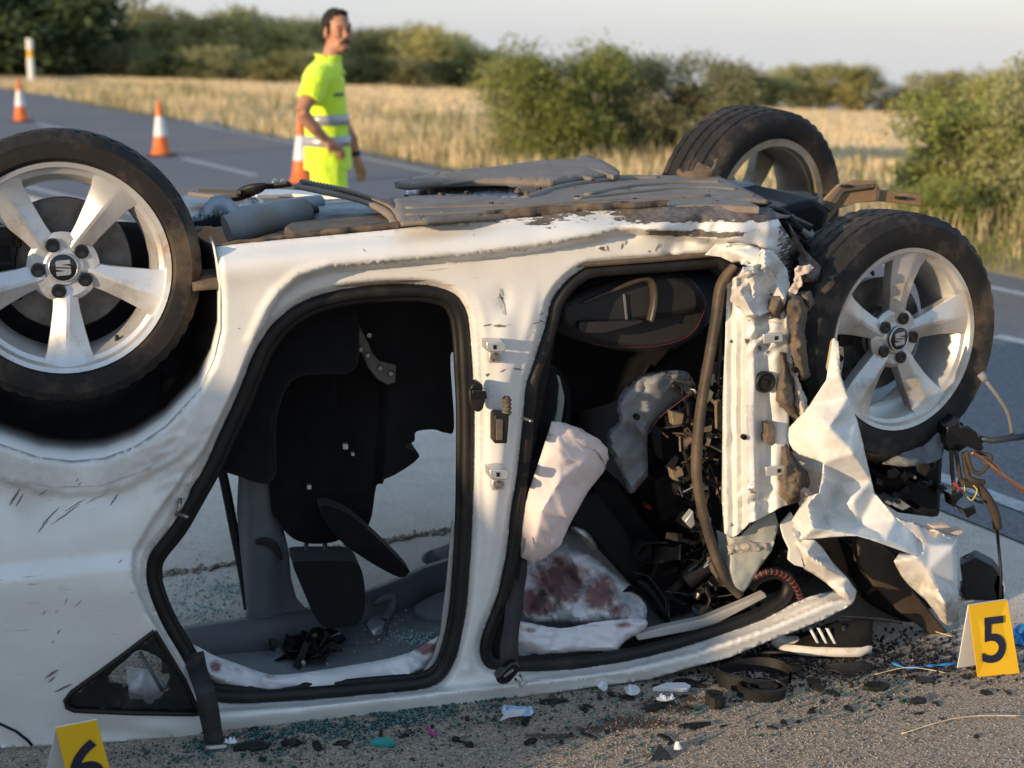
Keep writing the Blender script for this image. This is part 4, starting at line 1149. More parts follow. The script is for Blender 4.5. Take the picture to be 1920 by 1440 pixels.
    m.tube([T @ Vector((0, 0, 0)), T @ Vector((-.012, 0, .012))], [.006, .0045], 8); m.build('valve', M_seal, rim)
    return tyre
nC = Vector((sin(CA), -cos(CA), 0))
def at_depth(px, py, dep):
    return CAM + ray(px, py) * dep
wheel(at_depth(117, 503, 3.43) - Vector((.24, -.97, 0)) * .066, Vector((.27, -.955, .03)), R=.317, rl=.2405, spin=radians(-92 + 2))
wheel(at_depth(1683, 636, 4.0) - Vector((.42, -.9, 0)) * .066, Vector((.47, -.88, .02)), R=.342, W=.20, rl=.245, spin=radians(85), dust=2)
wheel(at_depth(1404, 392, 5.0), Vector((-.58, .81, .06)), R=.342, W=.235, rl=.246, spin=radians(50), disc=False, dust=1)
# ---- underfloor (it faces the sky)
random.seed(5)
def zs(px): return C(px, 455 - (px - 402) * .067, 0).z
Zl = [zs(420), zs(1000), zs(1430)]
ZB = 1.205
def upl(name, poly, z, h=.012, mat=None, bevel=.004, parent=None, dz=None):
    return plate(name, poly, z, h, mat or M_dusty, parent or CAR, bevel, dz)
# floor pan under everything, one sheet with stamped ribs
fv = []; ff = []
nu, nv = 40, 26
for j in range(nv):
    for i in range(nu):
        u, t = -.02 + 1.38 * i / (nu - 1), .05 + 1.62 * j / (nv - 1)
        z = 1.105 + .03 * sst(.5, 1.2, u) + .020 * (abs(sin(t * 9)) ** 6) - .05 * sst(.62, .72, t) * sst(1.02, .92, t)
        fv.append(UT(u - .62 + .9, t, z + .008 * noise.noise(Vector((u * 4, t * 4, 0)))))
ff = [(j * nu + i, j * nu + i + 1, (j + 1) * nu + i + 1, (j + 1) * nu + i) for j in range(nv - 1) for i in range(nu - 1)]
mk('floor_pan', fv, ff, M_brown, CAR, solid=.012)
# pinch-weld strip between rocker and floor
panel('sill_flange', [(402, 462), (533, 448), (665, 436), (810, 421), (1005, 405), (1155, 391), (1250, 387), (1250, 376), (1155, 380), (1000, 387), (900, 398), (810, 407), (730, 417), (650, 427), (547, 439), (480, 447), (440, 451)],
      lambda x, y: .050 + .02 * fbm(x, y, .02, 3), M_brown, CAR, spacing=9, thick=.006)
upl('scraped_floor_edge', [(1100, 389), (1200, 386), (1340, 384), (1425, 387), (1405, 377), (1340, 369), (1230, 371), (1100, 378)], 1.258, .02)
def tray(name, poly, z, mat, amp=.007, seed=0, spacing=7, h=.010):
    V, Fc = cdt_region(poly, [], spacing); P = []
    for x, y in V:
        g = G(x, y, z); d = dseg(x, y, poly, True)
        P.append(g + Vector((0, 0, amp * noise.fractal(Vector((g.x * 5, g.y * 5, seed)), 1, 2, 4) - .006 * sst(5, 0, d) + .5 * amp * abs(noise.noise(Vector((g.x * 14, g.y * 3, seed + 3)))))))
    return mk(name, P, Fc, mat, CAR, solid=h, sharp=50)
# long plastic undertrays
tray('undertray', [(740, 349), (792, 336), (870, 324), (948, 316), (990, 309), (1029, 305), (1081, 305), (1089, 296), (1102, 296), (1125, 306), (1162, 327), (1131, 336), (1079, 341), (1034, 348), (948, 345), (886, 345), (818, 348), (766, 353)], 1.258, M_dusty, .003, 1, 5, .016)
tr2 = tray('undertray', [(735, 372), (839, 367), (896, 370), (930, 374), (961, 376), (990, 371), (1030, 357), (1079, 342), (1131, 335), (1162, 331), (1235, 331), (1273, 331), (1344, 332), (1375, 345), (1405, 362), (1440, 379), (1340, 380), (1155, 386), (1005, 400), (900, 410), (800, 418), (752, 418), (745, 398)], 1.246, M_dusty, .004, 2, 6, .010)
for pts, r, zz in (([(985, 373), (1030, 357), (1080, 345), (1160, 336), (1235, 334)], .013, 1.253), ([(1100, 366), (1180, 350), (1280, 342), (1350, 342)], .012, 1.253), ([(1080, 374), (1180, 362), (1300, 352), (1380, 356)], .010, 1.253), ([(760, 392), (900, 388), (1010, 384), (1180, 374), (1330, 368)], .012, 1.251), ([(760, 404), (900, 399), (1005, 392), (1155, 380)], .009, 1.251),
                   ([(800, 340), (880, 331), (960, 327), (1060, 330), (1110, 336)], .012, 1.262), ([(830, 346), (900, 338), (980, 335), (1050, 338)], .009, 1.262)):
    m = MB(); m.tube(catmull([G(x, y, zz + .004) for x, y in pts], 6), r * .95, 8, flat=.6); m.build('stiffening_rib', M_dusty, CAR)
for (x, y, rx, ry) in ((815, 383, 34, 6), (1075, 364, 40, 7), (1200, 356, 26, 4)):
    pl = [(x + rx * cos(a * pi / 9), y + ry * sin(a * pi / 9)) for a in range(18)]
    upl('drain_recess', pl, 1.2525, .003, M_brown, .0008, tr2)
    upl('recess_rib', [(x - 3, y - ry * .9), (x + 3, y - ry * .9), (x + 4, y + ry * .8), (x - 2, y + ry * .8)], 1.257, .006, M_dusty, .001, tr2)
for (x, y, r) in ((789, 403, 4), (827, 397, 2), (984, 387, 2), (1133, 326, 6), (1170, 375, 3), (1300, 373, 3), (1330, 356, 3)):
    upl('plug_hole', [(x + r * cos(a * pi / 6), y + r * .8 * sin(a * pi / 6)) for a in range(12)], 1.2565 if y > 330 else 1.262, .004, M_cap, .0004, tr2)
# raised corner tabs on the far tray
for q in ([(990, 309), (1029, 304), (1034, 309), (998, 312)], [(1089, 296), (1102, 295), (1162, 325), (1150, 329), (1081, 306)]):
    upl('tray_tab', q, 1.275, .014, M_dusty, .003)
# embossed heat shield
def emb(name, poly, z, mat, spacing=5, amp=.004, cell=.02):
    V, Fc = cdt_region(poly, [], spacing)
    P = []
    for x, y in V:
        p = G(x, y, z); d = dseg(x, y, poly, True)
        P.append(p + Vector((0, 0, .02 * sst(0, 14, d) + amp * sin((p.x + p.y) * 2 * pi / cell) * sin((p.x - p.y) * 2 * pi / cell))))
    return mk(name, P, Fc, mat, CAR, orient=False, solid=.002)
def shield_mat():
    m, t, N, L, b = nt('embossed_aluminium'); p = pos(t)
    mp = N.new('ShaderNodeMapping'); mp.inputs['Rotation'].default_value = (0, 0, .8); mp.inputs['Scale'].default_value = (75, 75, 75); L.new(p, mp.inputs[0])
    v = N.new('ShaderNodeTexVoronoi'); v.inputs['Randomness'].default_value = 0; v.inputs['Scale'].default_value = 1.0; L.new(mp.outputs[0], v.inputs['Vector'])
    L.new(mixc(t, noise_node(t, p, 9, 5).outputs[0], (.50, .50, .52), (.36, .35, .36)), b.inputs['Base Color'])
    setp(b, Metallic=.75, Roughness=.38); bump(t, b, v.outputs['Distance'], .9, .008)
    return m
M_shield = shield_mat()
emb('heat_shield', [(762, 358), (792, 350), (870, 346), (935, 349), (969, 354), (982, 366), (970, 374), (896, 372), (830, 370), (762, 370)], 1.225, M_shield)
emb('heat_shield', [(447, 386), (460, 373), (480, 372), (493, 376), (493, 390), (470, 393), (447, 394)], 1.215, M_shield)
M_bluegrey = pmat('zinc_heat_shield', (.27, .30, .33), (.17, .19, .215), 10, .5, .5, dirt=(.12, .11, .10), dscale=7, damt=(.55, .75), bstr=.3)
M_tankg = pmat('grey_tank_plastic', (.27, .30, .32), (.2, .22, .24), 9, .75, dirt=(.12, .105, .09), dscale=8, damt=(.5, .7))
M_tube = pmat('grey_filler_pipe', (.22, .22, .22), (.16, .155, .15), 8, .65, dirt=(.2, .16, .12), dscale=5, damt=(.5, .7))
def dome(x, y):
    return .40 - .02 * sin(x * .75) * sst(395, 408, y) - .05 * sst(0, 20, dseg(x, y, DOME, True))
DOME = [(345, 416), (377, 400), (386, 381), (396, 369), (418, 366), (435, 374), (448, 392), (459, 408), (445, 420), (400, 424), (365, 424)]
panel('crinkled_heat_shield', DOME, dome, M_bluegrey, CAR, spacing=4, thick=.003)
upl('tank_shield', [(318, 374), (354, 361), (407, 367), (392, 381), (377, 402), (345, 414), (318, 414)], 1.20, .05, M_bluegrey, .012)
m = MB(); m.tube([G(425, 432, 1.20), G(470, 418, 1.215), G(520, 405, 1.215), G(568, 396, 1.215)], [.038, .040, .040, .034], 18); m.build('filler_pipe', M_tube, CAR, sharp=50)
m = MB(); m.tube([G(566, 396, 1.215), G(580, 394, 1.215)], [.024, .020], 12); m.tube([G(578, 394, 1.215), G(592, 394, 1.212)], .013, 10); m.build('pipe_joint', M_seal, CAR, sharp=40)
m = MB(); m.tube([G(440, 405, 1.20), G(500, 396, 1.205), G(560, 385, 1.21), G(600, 381, 1.21)], .024, 14); m.build('brake_line_sleeve', M_bluegrey, CAR)
upl('tank_box', [(566, 386), (572, 375), (640, 371), (690, 380), (700, 394), (660, 402), (600, 406), (578, 400)], 1.205, .07, M_tankg, .014)
upl('jacking_rail', [(533, 425), (545, 416), (600, 410), (728, 396), (731, 416), (650, 426), (547, 437)], 1.222, .05, M_brown, .006)
upl('underfloor_slat', [(352, 360), (366, 349), (435, 353), (457, 357), (444, 363), (400, 365)], 1.245, .012, M_dusty, .003)
for i in range(26):
    x = 372 + i * 3.1; y = 350.5 + i * .13
    upl('slat_tooth', [(x, y), (x + 1.4, y), (x + 1.0, y + 4.5), (x - .4, y + 4.5)], 1.252, .008, M_dusty, 0)
upl('white_floor_strip', [(453, 358), (520, 354), (640, 362), (640, 368), (549, 362), (480, 364)], 1.205, .015, M_zinc, .003)
LEV = catmull([G(440, 374, 1.22), G(462, 360, 1.245), G(492, 350, 1.262), G(515, 349, 1.262), G(543, 345, 1.27)], 6)
m = MB(); m.tube(LEV, [.012 + .016 * sin(pi * min(1, i / 14)) for i in range(len(LEV))], 10, flat=.5); m.build('parking_brake_lever', M_seal, CAR)
for x in (515, 530):
    m = MB(); m.tube([G(x, 347, 1.262), G(x, 338, 1.268)], [.006, .006], 8); m.tube([G(x, 343, 1.264), G(x, 340, 1.266)], .0085, 6); m.build('bolt', M_steel, CAR)
# sprung plastic strip with a toothed edge
ot = cm2([(567, 337), (641, 352), (687, 366), (732, 383), (748, 401), (752, 418)], 6); it = cm2([(552, 347), (618, 361), (675, 374), (712, 392), (726, 405), (729, 418)], 6)
zz = lambda k: 1.285 - .06 * k
n_ = len(ot); V = []
for k in range(n_):
    f_ = k / (n_ - 1); V += [G(ot[k][0], ot[k][1], zz(f_)), G(it[k][0], it[k][1], zz(f_) - .004)]
mk('sprung_floor_strip', V, [(2 * k, 2 * k + 1, 2 * k + 3, 2 * k + 2) for k in range(n_ - 1)], M_dusty, CAR, solid=.010)
m = MB()
for k in range(70):
    f_ = k / 69 * (n_ - 1); i = min(int(f_), n_ - 2); g_ = f_ - i
    a = Vector((ot[i][0] + (ot[i + 1][0] - ot[i][0]) * g_, ot[i][1] + (ot[i + 1][1] - ot[i][1]) * g_)); b = Vector((it[i][0] + (it[i + 1][0] - it[i][0]) * g_, it[i][1] + (it[i + 1][1] - it[i][1]) * g_))
    c = a + (b - a) * .28; z_ = zz(f_ / (n_ - 1)) + .004
    m.tube([G(a.x, a.y, z_), G(c.x, c.y, z_)], .0035, 5)
tag(m.build('strip_teeth', M_dusty, CAR), kind='stuff')
# torn bracket sticking up by the far tyre, and the shredded fore end of the floor
m = MB(); n = 26
for j in range(6):
    for i in range(n):
        a = 2 * pi * i / n; r = .048 * (1 + .2 * ns(i * .6, j * .9, 1, 5)); z = 1.235 + .0085 * j * (1 + .8 * ns(i, 3, .5, 2)) * (1.2 if cos(a) > -.3 else .7)
        c = G(1308, 340, 1.24); m.v.append(Vector((c.x + cos(a) * r * 1.15, c.y + sin(a) * r, z)))
m.f = [(j * n + i, j * n + (i + 1) % n, (j + 1) * n + (i + 1) % n, (j + 1) * n + i) for j in range(5) for i in range(n)]
m.build('torn_exhaust_stub', M_brown, CAR, solid=.008, off=0)
for i in range(30):
    x, y = random.uniform(1345, 1520), random.uniform(335, 385); w, h = random.uniform(18, 52), random.uniform(3, 9)
    y += (x - 1345) * .16
    q = [(x - w, y), (x - w * .2, y - h), (x + w * .6, y - h * .4), (x + w, y + h * .3), (x + w * .2, y + h), (x - w * .6, y + h * .7)]
    upl('shredded_floor_sheet', q, 1.24 - (x - 1345) * .0005 + random.uniform(-.025, .02), .006, random.choice([M_dusty, M_brown, M_blackp, M_bluegrey]), .001)
for i in range(8):
    a = (random.uniform(1380, 1450), random.uniform(380, 405)); b = (random.uniform(1490, 1525), random.uniform(420, 455))
    m = MB(); m.tube(catmull([G(a[0], a[1], 1.21), C((a[0] + b[0]) / 2, (a[1] + b[1]) / 2 - random.uniform(0, 12), .2), C(b[0], b[1], .15)], 6), random.uniform(.004, .012), 8)
    m.build('underfloor_pipe', random.choice([M_seal, M_brown, M_blackp, M_tube]), CAR)
slab('crossmember', [(1440, 395), (1530, 372), (1560, 395), (1545, 450), (1530, 520), (1500, 520), (1480, 460)], .45, 1.35, M_blackp, CAR, .02)
slab('axle_arm', [(1480, 385), (1540, 378), (1560, 410), (1500, 430)], .9, 1.5, M_brown, CAR, .02)
# brown splash guard standing between the two wheels
gd = [(1528, 418), (1536, 398), (1548, 372), (1572, 347), (1602, 337), (1643, 340), (1651, 356), (1730, 363), (1727, 388), (1706, 384), (1650, 378), (1605, 381), (1572, 392), (1556, 412), (1546, 424)]
sg = slab('splash_guard', gd, .52, .535, pmat('muddy_guard_plastic', (.24, .155, .08), (.17, .11, .058), 9, .8, dirt=(.30, .21, .125), dscale=6, damt=(.45, .7), bstr=.3), CAR, .003)
for q in ([(1548, 388), (1575, 352), (1640, 345), (1640, 352), (1582, 360), (1558, 398)], [(1643, 341), (1652, 356), (1648, 378), (1640, 376)]):
    slab('guard_fold', q, .505, .522, M_brown, sg, .002)
for (x, y) in ((1590, 350), (1692, 372)):
    slab('guard_clip', [(x - 9, y - 3), (x + 9, y - 3), (x + 9, y + 2), (x - 9, y + 2)], .50, .52, M_seal, sg, .002)

# ---- hinge pillar and torn front end
HP = [(1363, 535), (1361, 600), (1359, 654), (1355, 741), (1354, 849), (1353, 933), (1358, 1000), (1373, 1008), (1387, 1000), (1403, 982), (1427, 972), (1460, 953), (1487, 943), (1493, 900), (1480, 840), (1480, 760), (1500, 690), (1492, 600), (1478, 540), (1440, 505), (1400, 515), (1376, 520)]
HF1 = soft(facets(1330, 480, 1520, 700, 26, .045, 2), 6); HF2 = soft(facets(1330, 480, 1520, 700, 90, .03, 3), 3); HF3 = soft(facets(1330, 600, 1520, 1030, 40, .028, 6), 6)
def hp_t(x, y):
    xs_ = x + (y - 760) * -.006 + 6 * ns(0, y, .012, 4)
    K = [(1345, .06), (1362, .030), (1372, .034), (1381, .012), (1390, .016), (1400, -.028), (1414, -.036), (1424, -.018), (1438, -.010), (1455, -.022), (1475, -.012), (1500, .03)]
    t = K[-1][1]
    for (a, ta), (b, tb) in zip(K, K[1:]):
        if a <= xs_ <= b: t = ta + (tb - ta) * sst(0, 1, (xs_ - a) / (b - a)); break
    t -= .03
    k = sst(660, 560, y)
    t += k * (HF1(x, y) + .4 * HF2(x, y))
    t += .016 * exp(-((x - 1430) / 26) ** 2 - ((y - 640) / 22) ** 2) * sin((x + y) * .2)
    t += .022 * exp(-((x - 1440) / 26) ** 2 - ((y - 800) / 60) ** 2)
    k = exp(-((x - 1410) / 34) ** 2 - ((y - 930) / 36) ** 2)
    t += k * .018 * ns(x + y * .6, x * .2 - y, .07, 2)
    t += .35 * HF3(x, y) * sst(640, 720, y) + .002 * fbm(x, y, .02, 7)
    return t
def hp_scr(x, y):
    v = .62 * exp(-((x - 1412) / 26) ** 2 - ((y - 925) / 34) ** 2) * (.6 + .5 * ns(x, y, .08))
    for (cx, cy, s) in ((1400, 640, 9), (1425, 652, 9), (1372, 640, 7), (1440, 660, 6), (1372, 985, 7)): v = max(v, .6 * exp(-((x - cx) / s) ** 2 - ((y - cy) / s) ** 2))
    return v
HL = [[(X0 + (y - 760) * .006 - 6 * ns(0, y, .012, 4), y) for y in range(610, 1000, 10)] for X0 in (1362, 1372, 1376, 1381, 1390, 1400, 1414, 1424, 1438)]
panel('hinge_pillar', HP, hp_t, M_paint, CAR, spacing=5, lines=HL, thick=.002, sharp=45, attr={'scr': hp_scr, 'drt': lambda x, y: .25 + .4 * sst(560, 520, y)})
# crumpled fold where rocker meets pillar
FT = [(1322, 484, .03), (1345, 462, .03), (1373, 492, .02), (1420, 462, -.02), (1433, 498, -.06), (1433, 478, -.05), (1375, 470, -.03), (1400, 482, -.05)]
panel('rocker_fold', [(1322, 478), (1345, 455), (1395, 458), (1422, 464), (1434, 478), (1433, 500), (1400, 496), (1374, 493), (1352, 482)], tin(FT), M_paint, CAR, spacing=6, attr={'scr': lambda x, y: .1, 'drt': lambda x, y: .2})
T2 = [(1433, 465, -.03), (1433, 500, -.055), (1380, 530, -.02), (1365, 560, .0), (1390, 545, -.06), (1420, 512, -.02), (1450, 520, .03), (1478, 530, .06), (1502, 472, .08), (1490, 600, -.01), (1470, 560, -.05), (1440, 560, .01), (1410, 590, -.06), (1372, 600, .0)]
tin_T2 = tin(T2)
panel('torn_pillar_top', [(1428, 466), (1450, 470), (1476, 505), (1482, 540), (1470, 575), (1440, 585), (1405, 602), (1388, 580), (1368, 566), (1372, 540), (1388, 520), (1412, 500)], lambda x, y: tin_T2(x, y) - .03 + .5 * HF2(x, y), M_paint, CAR, spacing=5, sharp=40, thick=.002, attr={'scr': lambda x, y: .3 * sst(1440, 1480, x), 'drt': lambda x, y: .6})
for q, tt in (([(1378, 530), (1395, 500), (1432, 496), (1438, 510), (1400, 528), (1385, 545)], -.075), ([(1382, 520), (1410, 506), (1425, 512), (1400, 522)], -.085)):
    panel('peeled_flange', q, lambda x, y: tt + .03 * fbm(x, y, .05, 3), M_paint, CAR, spacing=5, attr={'scr': lambda x, y: .15, 'drt': lambda x, y: .9})
# torn dark sheets right of the fold, below the tyre
for i, q in enumerate(([(1478, 420), (1510, 470), (1540, 500), (1530, 545), (1500, 500)], [(1490, 470), (1525, 480), (1520, 560), (1495, 545)], [(1500, 440), (1548, 500), (1556, 560), (1530, 540)], [(1476, 528), (1502, 500), (1512, 520), (1490, 560)])):
    panel('torn_wing_stay', q, lambda x, y: .08 + .04 * i + .05 * fbm(x, y, .02, i), M_paint if i in (0, 3) else M_blackp, CAR, spacing=6, attr={'scr': lambda x, y: .95, 'drt': lambda x, y: .8})
panel('bent_bracket', [(1490, 508), (1500, 499), (1520, 496), (1526, 501), (1515, 513), (1500, 516), (1505, 530), (1492, 552), (1480, 558), (1478, 548), (1492, 530)], lambda x, y: -.05 + .02 * fbm(x, y, .05), M_foamw, CAR, spacing=4, thick=.006)
def foam(poly, t, mat=M_foam, depth=.05, amp=.02, sc=.05, nm='insulation_foam'):
    f = lambda x, y: t - depth * sst(0, 12, dseg(x, y, poly, True)) + amp * fbm(x, y, sc, 2)
    return panel(nm, [(x + 2.5 * ns(x, y, .11, 1), y + 2.5 * ns(x, y, .11, 2)) for x, y in densify(poly, 5)], f, mat, CAR, spacing=4.5, thick=.004)
foam([(1432, 580), (1445, 552), (1468, 545), (1480, 556), (1476, 575), (1466, 590), (1466, 605), (1448, 596)], -.03)
foam([(1472, 560), (1490, 552), (1508, 556), (1514, 580), (1510, 625), (1516, 690), (1520, 705), (1505, 715), (1488, 690), (1478, 640), (1482, 598), (1470, 585)], -.05)
foam([(1492, 548), (1520, 545), (1528, 570), (1516, 585), (1505, 570)], -.03)
foam([(1466, 590), (1484, 580), (1480, 650), (1490, 692), (1480, 690), (1468, 660)], -.02, M_foamw, .03, .01, .04)
foam([(1458, 655), (1476, 660), (1480, 690), (1490, 715), (1494, 760), (1505, 790), (1497, 792), (1476, 775), (1450, 752), (1452, 720), (1462, 690)], -.035)
foam([(1480, 680), (1492, 700), (1512, 745), (1516, 775), (1504, 790), (1490, 760), (1490, 720)], -.05, M_foamw, .03, .01, .04)
foam([(1466, 840), (1474, 832), (1484, 850), (1498, 870), (1512, 880), (1520, 905), (1500, 940), (1478, 948), (1460, 930), (1458, 900), (1464, 870)], -.04)
foam([(1485, 905), (1505, 910), (1524, 925), (1515, 940), (1492, 930)], -.06, M_foamw, .02, .006, .05)
# hinge brackets, grommet, plugs on the pillars
def plate_px(name, poly, t, th, mat, par, bev=.002):
    return slab(name, poly, t, t + th, mat, par, bev)
M_hinge = M_paint
def hinge(x, y, sgn=1):
    h = slab('door_hinge', [(x, y), (x + 32, y + 1), (x + 38, y + 6), (x + 37, y + 16), (x + 30, y + 20), (x + 1, y + 18)], -.035, .02, M_zinc, CAR, .003)
    slab('hinge_plate', [(x + 5, y + 19), (x + 30, y + 20), (x + 29, y + 40), (x + 5, y + 40)], .0, .03, M_zinc, h, .003)
    slab('hinge_slot', [(x + 13, y + 6), (x + 19, y + 6), (x + 19, y + 14), (x + 13, y + 14)], -.0365, -.03, M_cap, h, 0)
    m = MB(); c = C(x + 17, y + 29, -.005); m.lathe([(0, .012), (.008, .012), (.011, .006), (.013, 0)], Matrix.Translation(c) @ nC.to_track_quat('Z', 'Y').to_matrix().to_4x4(), 6); m.build('hinge_bolt', M_steel, h, orient=True, smooth=False)
hinge(912, 641); hinge(918, 880)
for (x, y) in ((1431, 627), (1436, 876)):
    h = slab('hinge_tab', [(x, y), (x + 36, y - 3), (x + 38, y + 14), (x + 2, y + 18)], -.085, -.075, M_zinc, CAR, .002)
    slab('tab_hole', [(x + 22, y + 4), (x + 28, y + 3), (x + 28, y + 10), (x + 22, y + 11)], -.087, -.08, M_cap, h, 0)
def disc(name, x, y, r, t, mat, par=None, prof=None):
    m = MB(); m.lathe(prof or [(r, -.004), (r, .006), (r * .82, .010), (r * .72, .004), (r * .3, .004), (r * .25, .008), (0, .008)], Matrix.Translation(C(x, y, t)) @ nC.to_track_quat('Z', 'Y').to_matrix().to_4x4(), 24)
    return m.build(name, mat, par or CAR, orient=True, sharp=40)
disc('rubber_grommet', 1433, 716, .0275, -.052, M_seal)
for (x, y, r, t) in ((1394, 819, .0072, -.050), (1444, 632, .006, -.052), (1490, 693, .0075, -.075)): disc('plug', x, y, r, t, M_seal)
cl = slab('trim_clip', [(1438, 796), (1440, 815), (1437, 818), (1438, 832), (1449, 836), (1454, 832), (1453, 818), (1455, 812), (1453, 800), (1449, 794)], -.065, -.03, M_brown, CAR, .002)
# wiring boot and latch on the B pillar
bm_ = slab('connector_block', [(927, 780), (932, 776), (952, 778), (955, 782), (951, 832), (927, 832)], -.028, .02, M_seal, CAR, .004)
slab('block_recess', [(931, 786), (944, 787), (943, 826), (930, 826)], -.031, -.02, M_brown, bm_, .002)
m = MB()
for k in range(9):
    y = 778 - k * 3.9; w = .0125 if k % 2 else .009
    m.tube([C(950, y, -.008), C(950.4, y - 3.4, -.008)], [w, w * .92], 12)
m.build('corrugated_boot', M_brown, bm_)
lt = [(897, 716), (905, 722), (908, 735), (914, 738), (910, 752), (906, 768), (898, 774), (888, 770), (880, 752), (879, 735), (885, 720)]
l = slab('door_check_boot', lt, -.018, .02, M_seal, CAR, .008)
slab('check_arm', [(885, 732), (912, 733), (914, 748), (886, 750)], -.04, -.016, M_cap, l, .002)
for (x, y) in ((987, 787), (342, 967)):
    m = MB(); m.tube([C(x - 8, y - 3, .01), C(x + 4, y, -.012), C(x + 9, y + 3, -.03)], [.0035, .0035, .0045], 8); m.build('striker_pin', M_steel, CAR)
m = MB(); m.tube([C(338, 935, .03), C(335, 955, .01), C(330, 966, .015)], .005, 8); m.build('striker_bar', M_steel, CAR)
# lower pillar end
LP = [(1343, 993), (1350, 1043), (1370, 1093), (1393, 1112), (1403, 1100), (1427, 1060), (1447, 1033), (1460, 985), (1453, 960), (1420, 975), (1390, 1004), (1372, 1010), (1357, 1000)]
panel('pillar_gusset', LP, lambda x, y: .015 + .04 * sst(1375, 1350, x) + .01 * fbm(x, y, .02), pmat('grey_green_primer', (.36, .36, .32), (.28, .28, .25), 12, .6), CAR, spacing=7, thick=.004)
foam([(1362, 1022), (1400, 1016), (1440, 1018), (1444, 1030), (1420, 1040), (1390, 1036), (1366, 1040)], .015, pmat('frayed_sealer', (.5, .45, .38), (.3, .27, .23), 40, .95, bstr=1), .014, .01, .12, 'frayed_sealer')
disc('weld_plug', 1380, 1087, .014, .03, M_zinc)
AP = [(1486, 1012), (1500, 1012), (1527, 1012), (1545, 1030), (1560, 1053), (1590, 1085), (1606, 1108), (1604, 1122), (1596, 1134), (1573, 1116), (1548, 1092), (1524, 1076), (1507, 1068), (1506, 1050), (1498, 1032)]
apf = soft(tin([(1486, 1012, .03), (1527, 1012, -.01), (1513, 1040, -.05), (1507, 1068, .05), (1545, 1060, -.055), (1560, 1045, .03), (1590, 1085, .02), (1606, 1108, .03), (1585, 1105, -.04), (1596, 1134, .0), (1548, 1092, .04), (1573, 1118, .01)]), 5)
panel('roof_pillar_fold', AP, lambda x, y: apf(x, y), M_paint, CAR, spacing=5, sharp=45, attr={'scr': lambda x, y: .12, 'drt': lambda x, y: .35})
slab('gusset_flap', [(1484, 960), (1495, 985), (1500, 1015), (1508, 1065), (1490, 1060), (1478, 1050), (1480, 1030), (1470, 1010), (1462, 985)], .02, .03, M_paint, CAR, .003)
# torn front wing sheet
WG = [(1562, 634), (1572, 640), (1577, 705), (1590, 745), (1607, 787), (1619, 834), (1621, 846), (1634, 900), (1640, 925), (1679, 971), (1712, 1000), (1729, 1017), (1731, 1034), (1721, 1044), (1660, 1022), (1608, 1004), (1550, 1008), (1500, 1013), (1487, 1003), (1485, 973), (1500, 950), (1515, 930), (1537, 925), (1543, 868), (1515, 858), (1490, 850), (1470, 812), (1495, 785), (1518, 760), (1549, 713)]
WT = [(1562, 634, -.07), (1549, 713, -.05), (1577, 705, -.075), (1518, 760, -.03), (1590, 745, -.055), (1555, 800, -.10), (1607, 787, -.045), (1470, 812, .02), (1490, 850, .0), (1510, 820, -.05), (1543, 868, -.09), (1530, 880, -.02), (1600, 850, -.13), (1621, 846, -.07), (1543, 900, -.13), (1562, 930, -.02), (1550, 960, -.03), (1575, 905, -.045), (1634, 900, -.07), (1600, 940, -.085), (1610, 985, -.06), (1640, 925, -.055), (1679, 971, -.09), (1712, 1000, -.09), (1731, 1034, -.06), (1721, 1044, -.12), (1660, 1010, -.14), (1608, 1004, -.16), (1545, 975, -.05), (1560, 995, -.15), (1500, 1013, -.13), (1485, 973, -.06), (1515, 945, -.15), (1515, 930, -.12), (1537, 920, -.16), (1525, 990, -.16)]
wf = soft(tin(WT), 3.5); WF2 = soft(facets(1450, 620, 1750, 1060, 60, .034, 9), 3)
wing = panel('torn_front_wing', WG, lambda x, y: wf(x, y) - .05 + .16 * WF2(x, y) + .003 * fbm(x, y, .03, 2), M_paint, CAR, spacing=4, thick=.0018, sharp=40, lines=[[(1549, 713), (1555, 800), (1543, 868)], [(1543, 900), (1562, 930), (1550, 960), (1610, 985), (1679, 1005)], [(1577, 705), (1600, 850), (1634, 900)]], attr={'scr': lambda x, y: .12 * ns(x, y, .03), 'drt': lambda x, y: .3 + .3 * ns(x, y, .01)})
tab = slab('wing_bracket', [(1560, 640), (1566, 634), (1571, 648), (1582, 652), (1583, 672), (1577, 706), (1556, 704), (1551, 690)], -.105, -.095, pmat('tan_bracket', (.45, .33, .22), (.36, .26, .17), 12, .6), wing, .002)
disc('bracket_hole', 1574, 671, .0085, -.108, M_cap, tab); disc('bracket_bolt', 1570, 692, .0085, -.110, M_steel, tab)
panel('wing_inner_face', [(1484, 846), (1545, 864), (1545, 930), (1518, 936), (1500, 950), (1490, 930), (1500, 900)], lambda x, y: -.012 + .02 * ns(x, y, .03, 3), M_paint, CAR, spacing=5, thick=.002, attr={'scr': lambda x, y: .1, 'drt': lambda x, y: .8})
# bumper corner
BC = [(1679, 970), (1718, 981), (1760, 997), (1795, 1010), (1796, 1060), (1797, 1107), (1801, 1123), (1801, 1160), (1789, 1172), (1775, 1172), (1761, 1160), (1750, 1144), (1738, 1128), (1724, 1115), (1705, 1098), (1689, 1078), (1676, 1052), (1687, 1036), (1716, 1040), (1729, 1040), (1728, 1015), (1700, 994)]
WF3 = soft(facets(1660, 960, 1820, 1190, 40, .02, 12), 5)
bf0 = tin([(1679, 970, .16), (1718, 981, .15), (1795, 1010, .10), (1740, 1020, .02), (1790, 1022, .015), (1796, 1107, .03), (1797, 1125, .01), (1760, 1105, -.02), (1801, 1160, .05), (1775, 1172, .02), (1770, 1130, -.05), (1750, 1144, .04), (1735, 1110, .01), (1724, 1115, .05), (1689, 1078, .04), (1676, 1052, .02), (1716, 1044, -.02), (1740, 1070, -.01)])
bf = soft(bf0, 3)
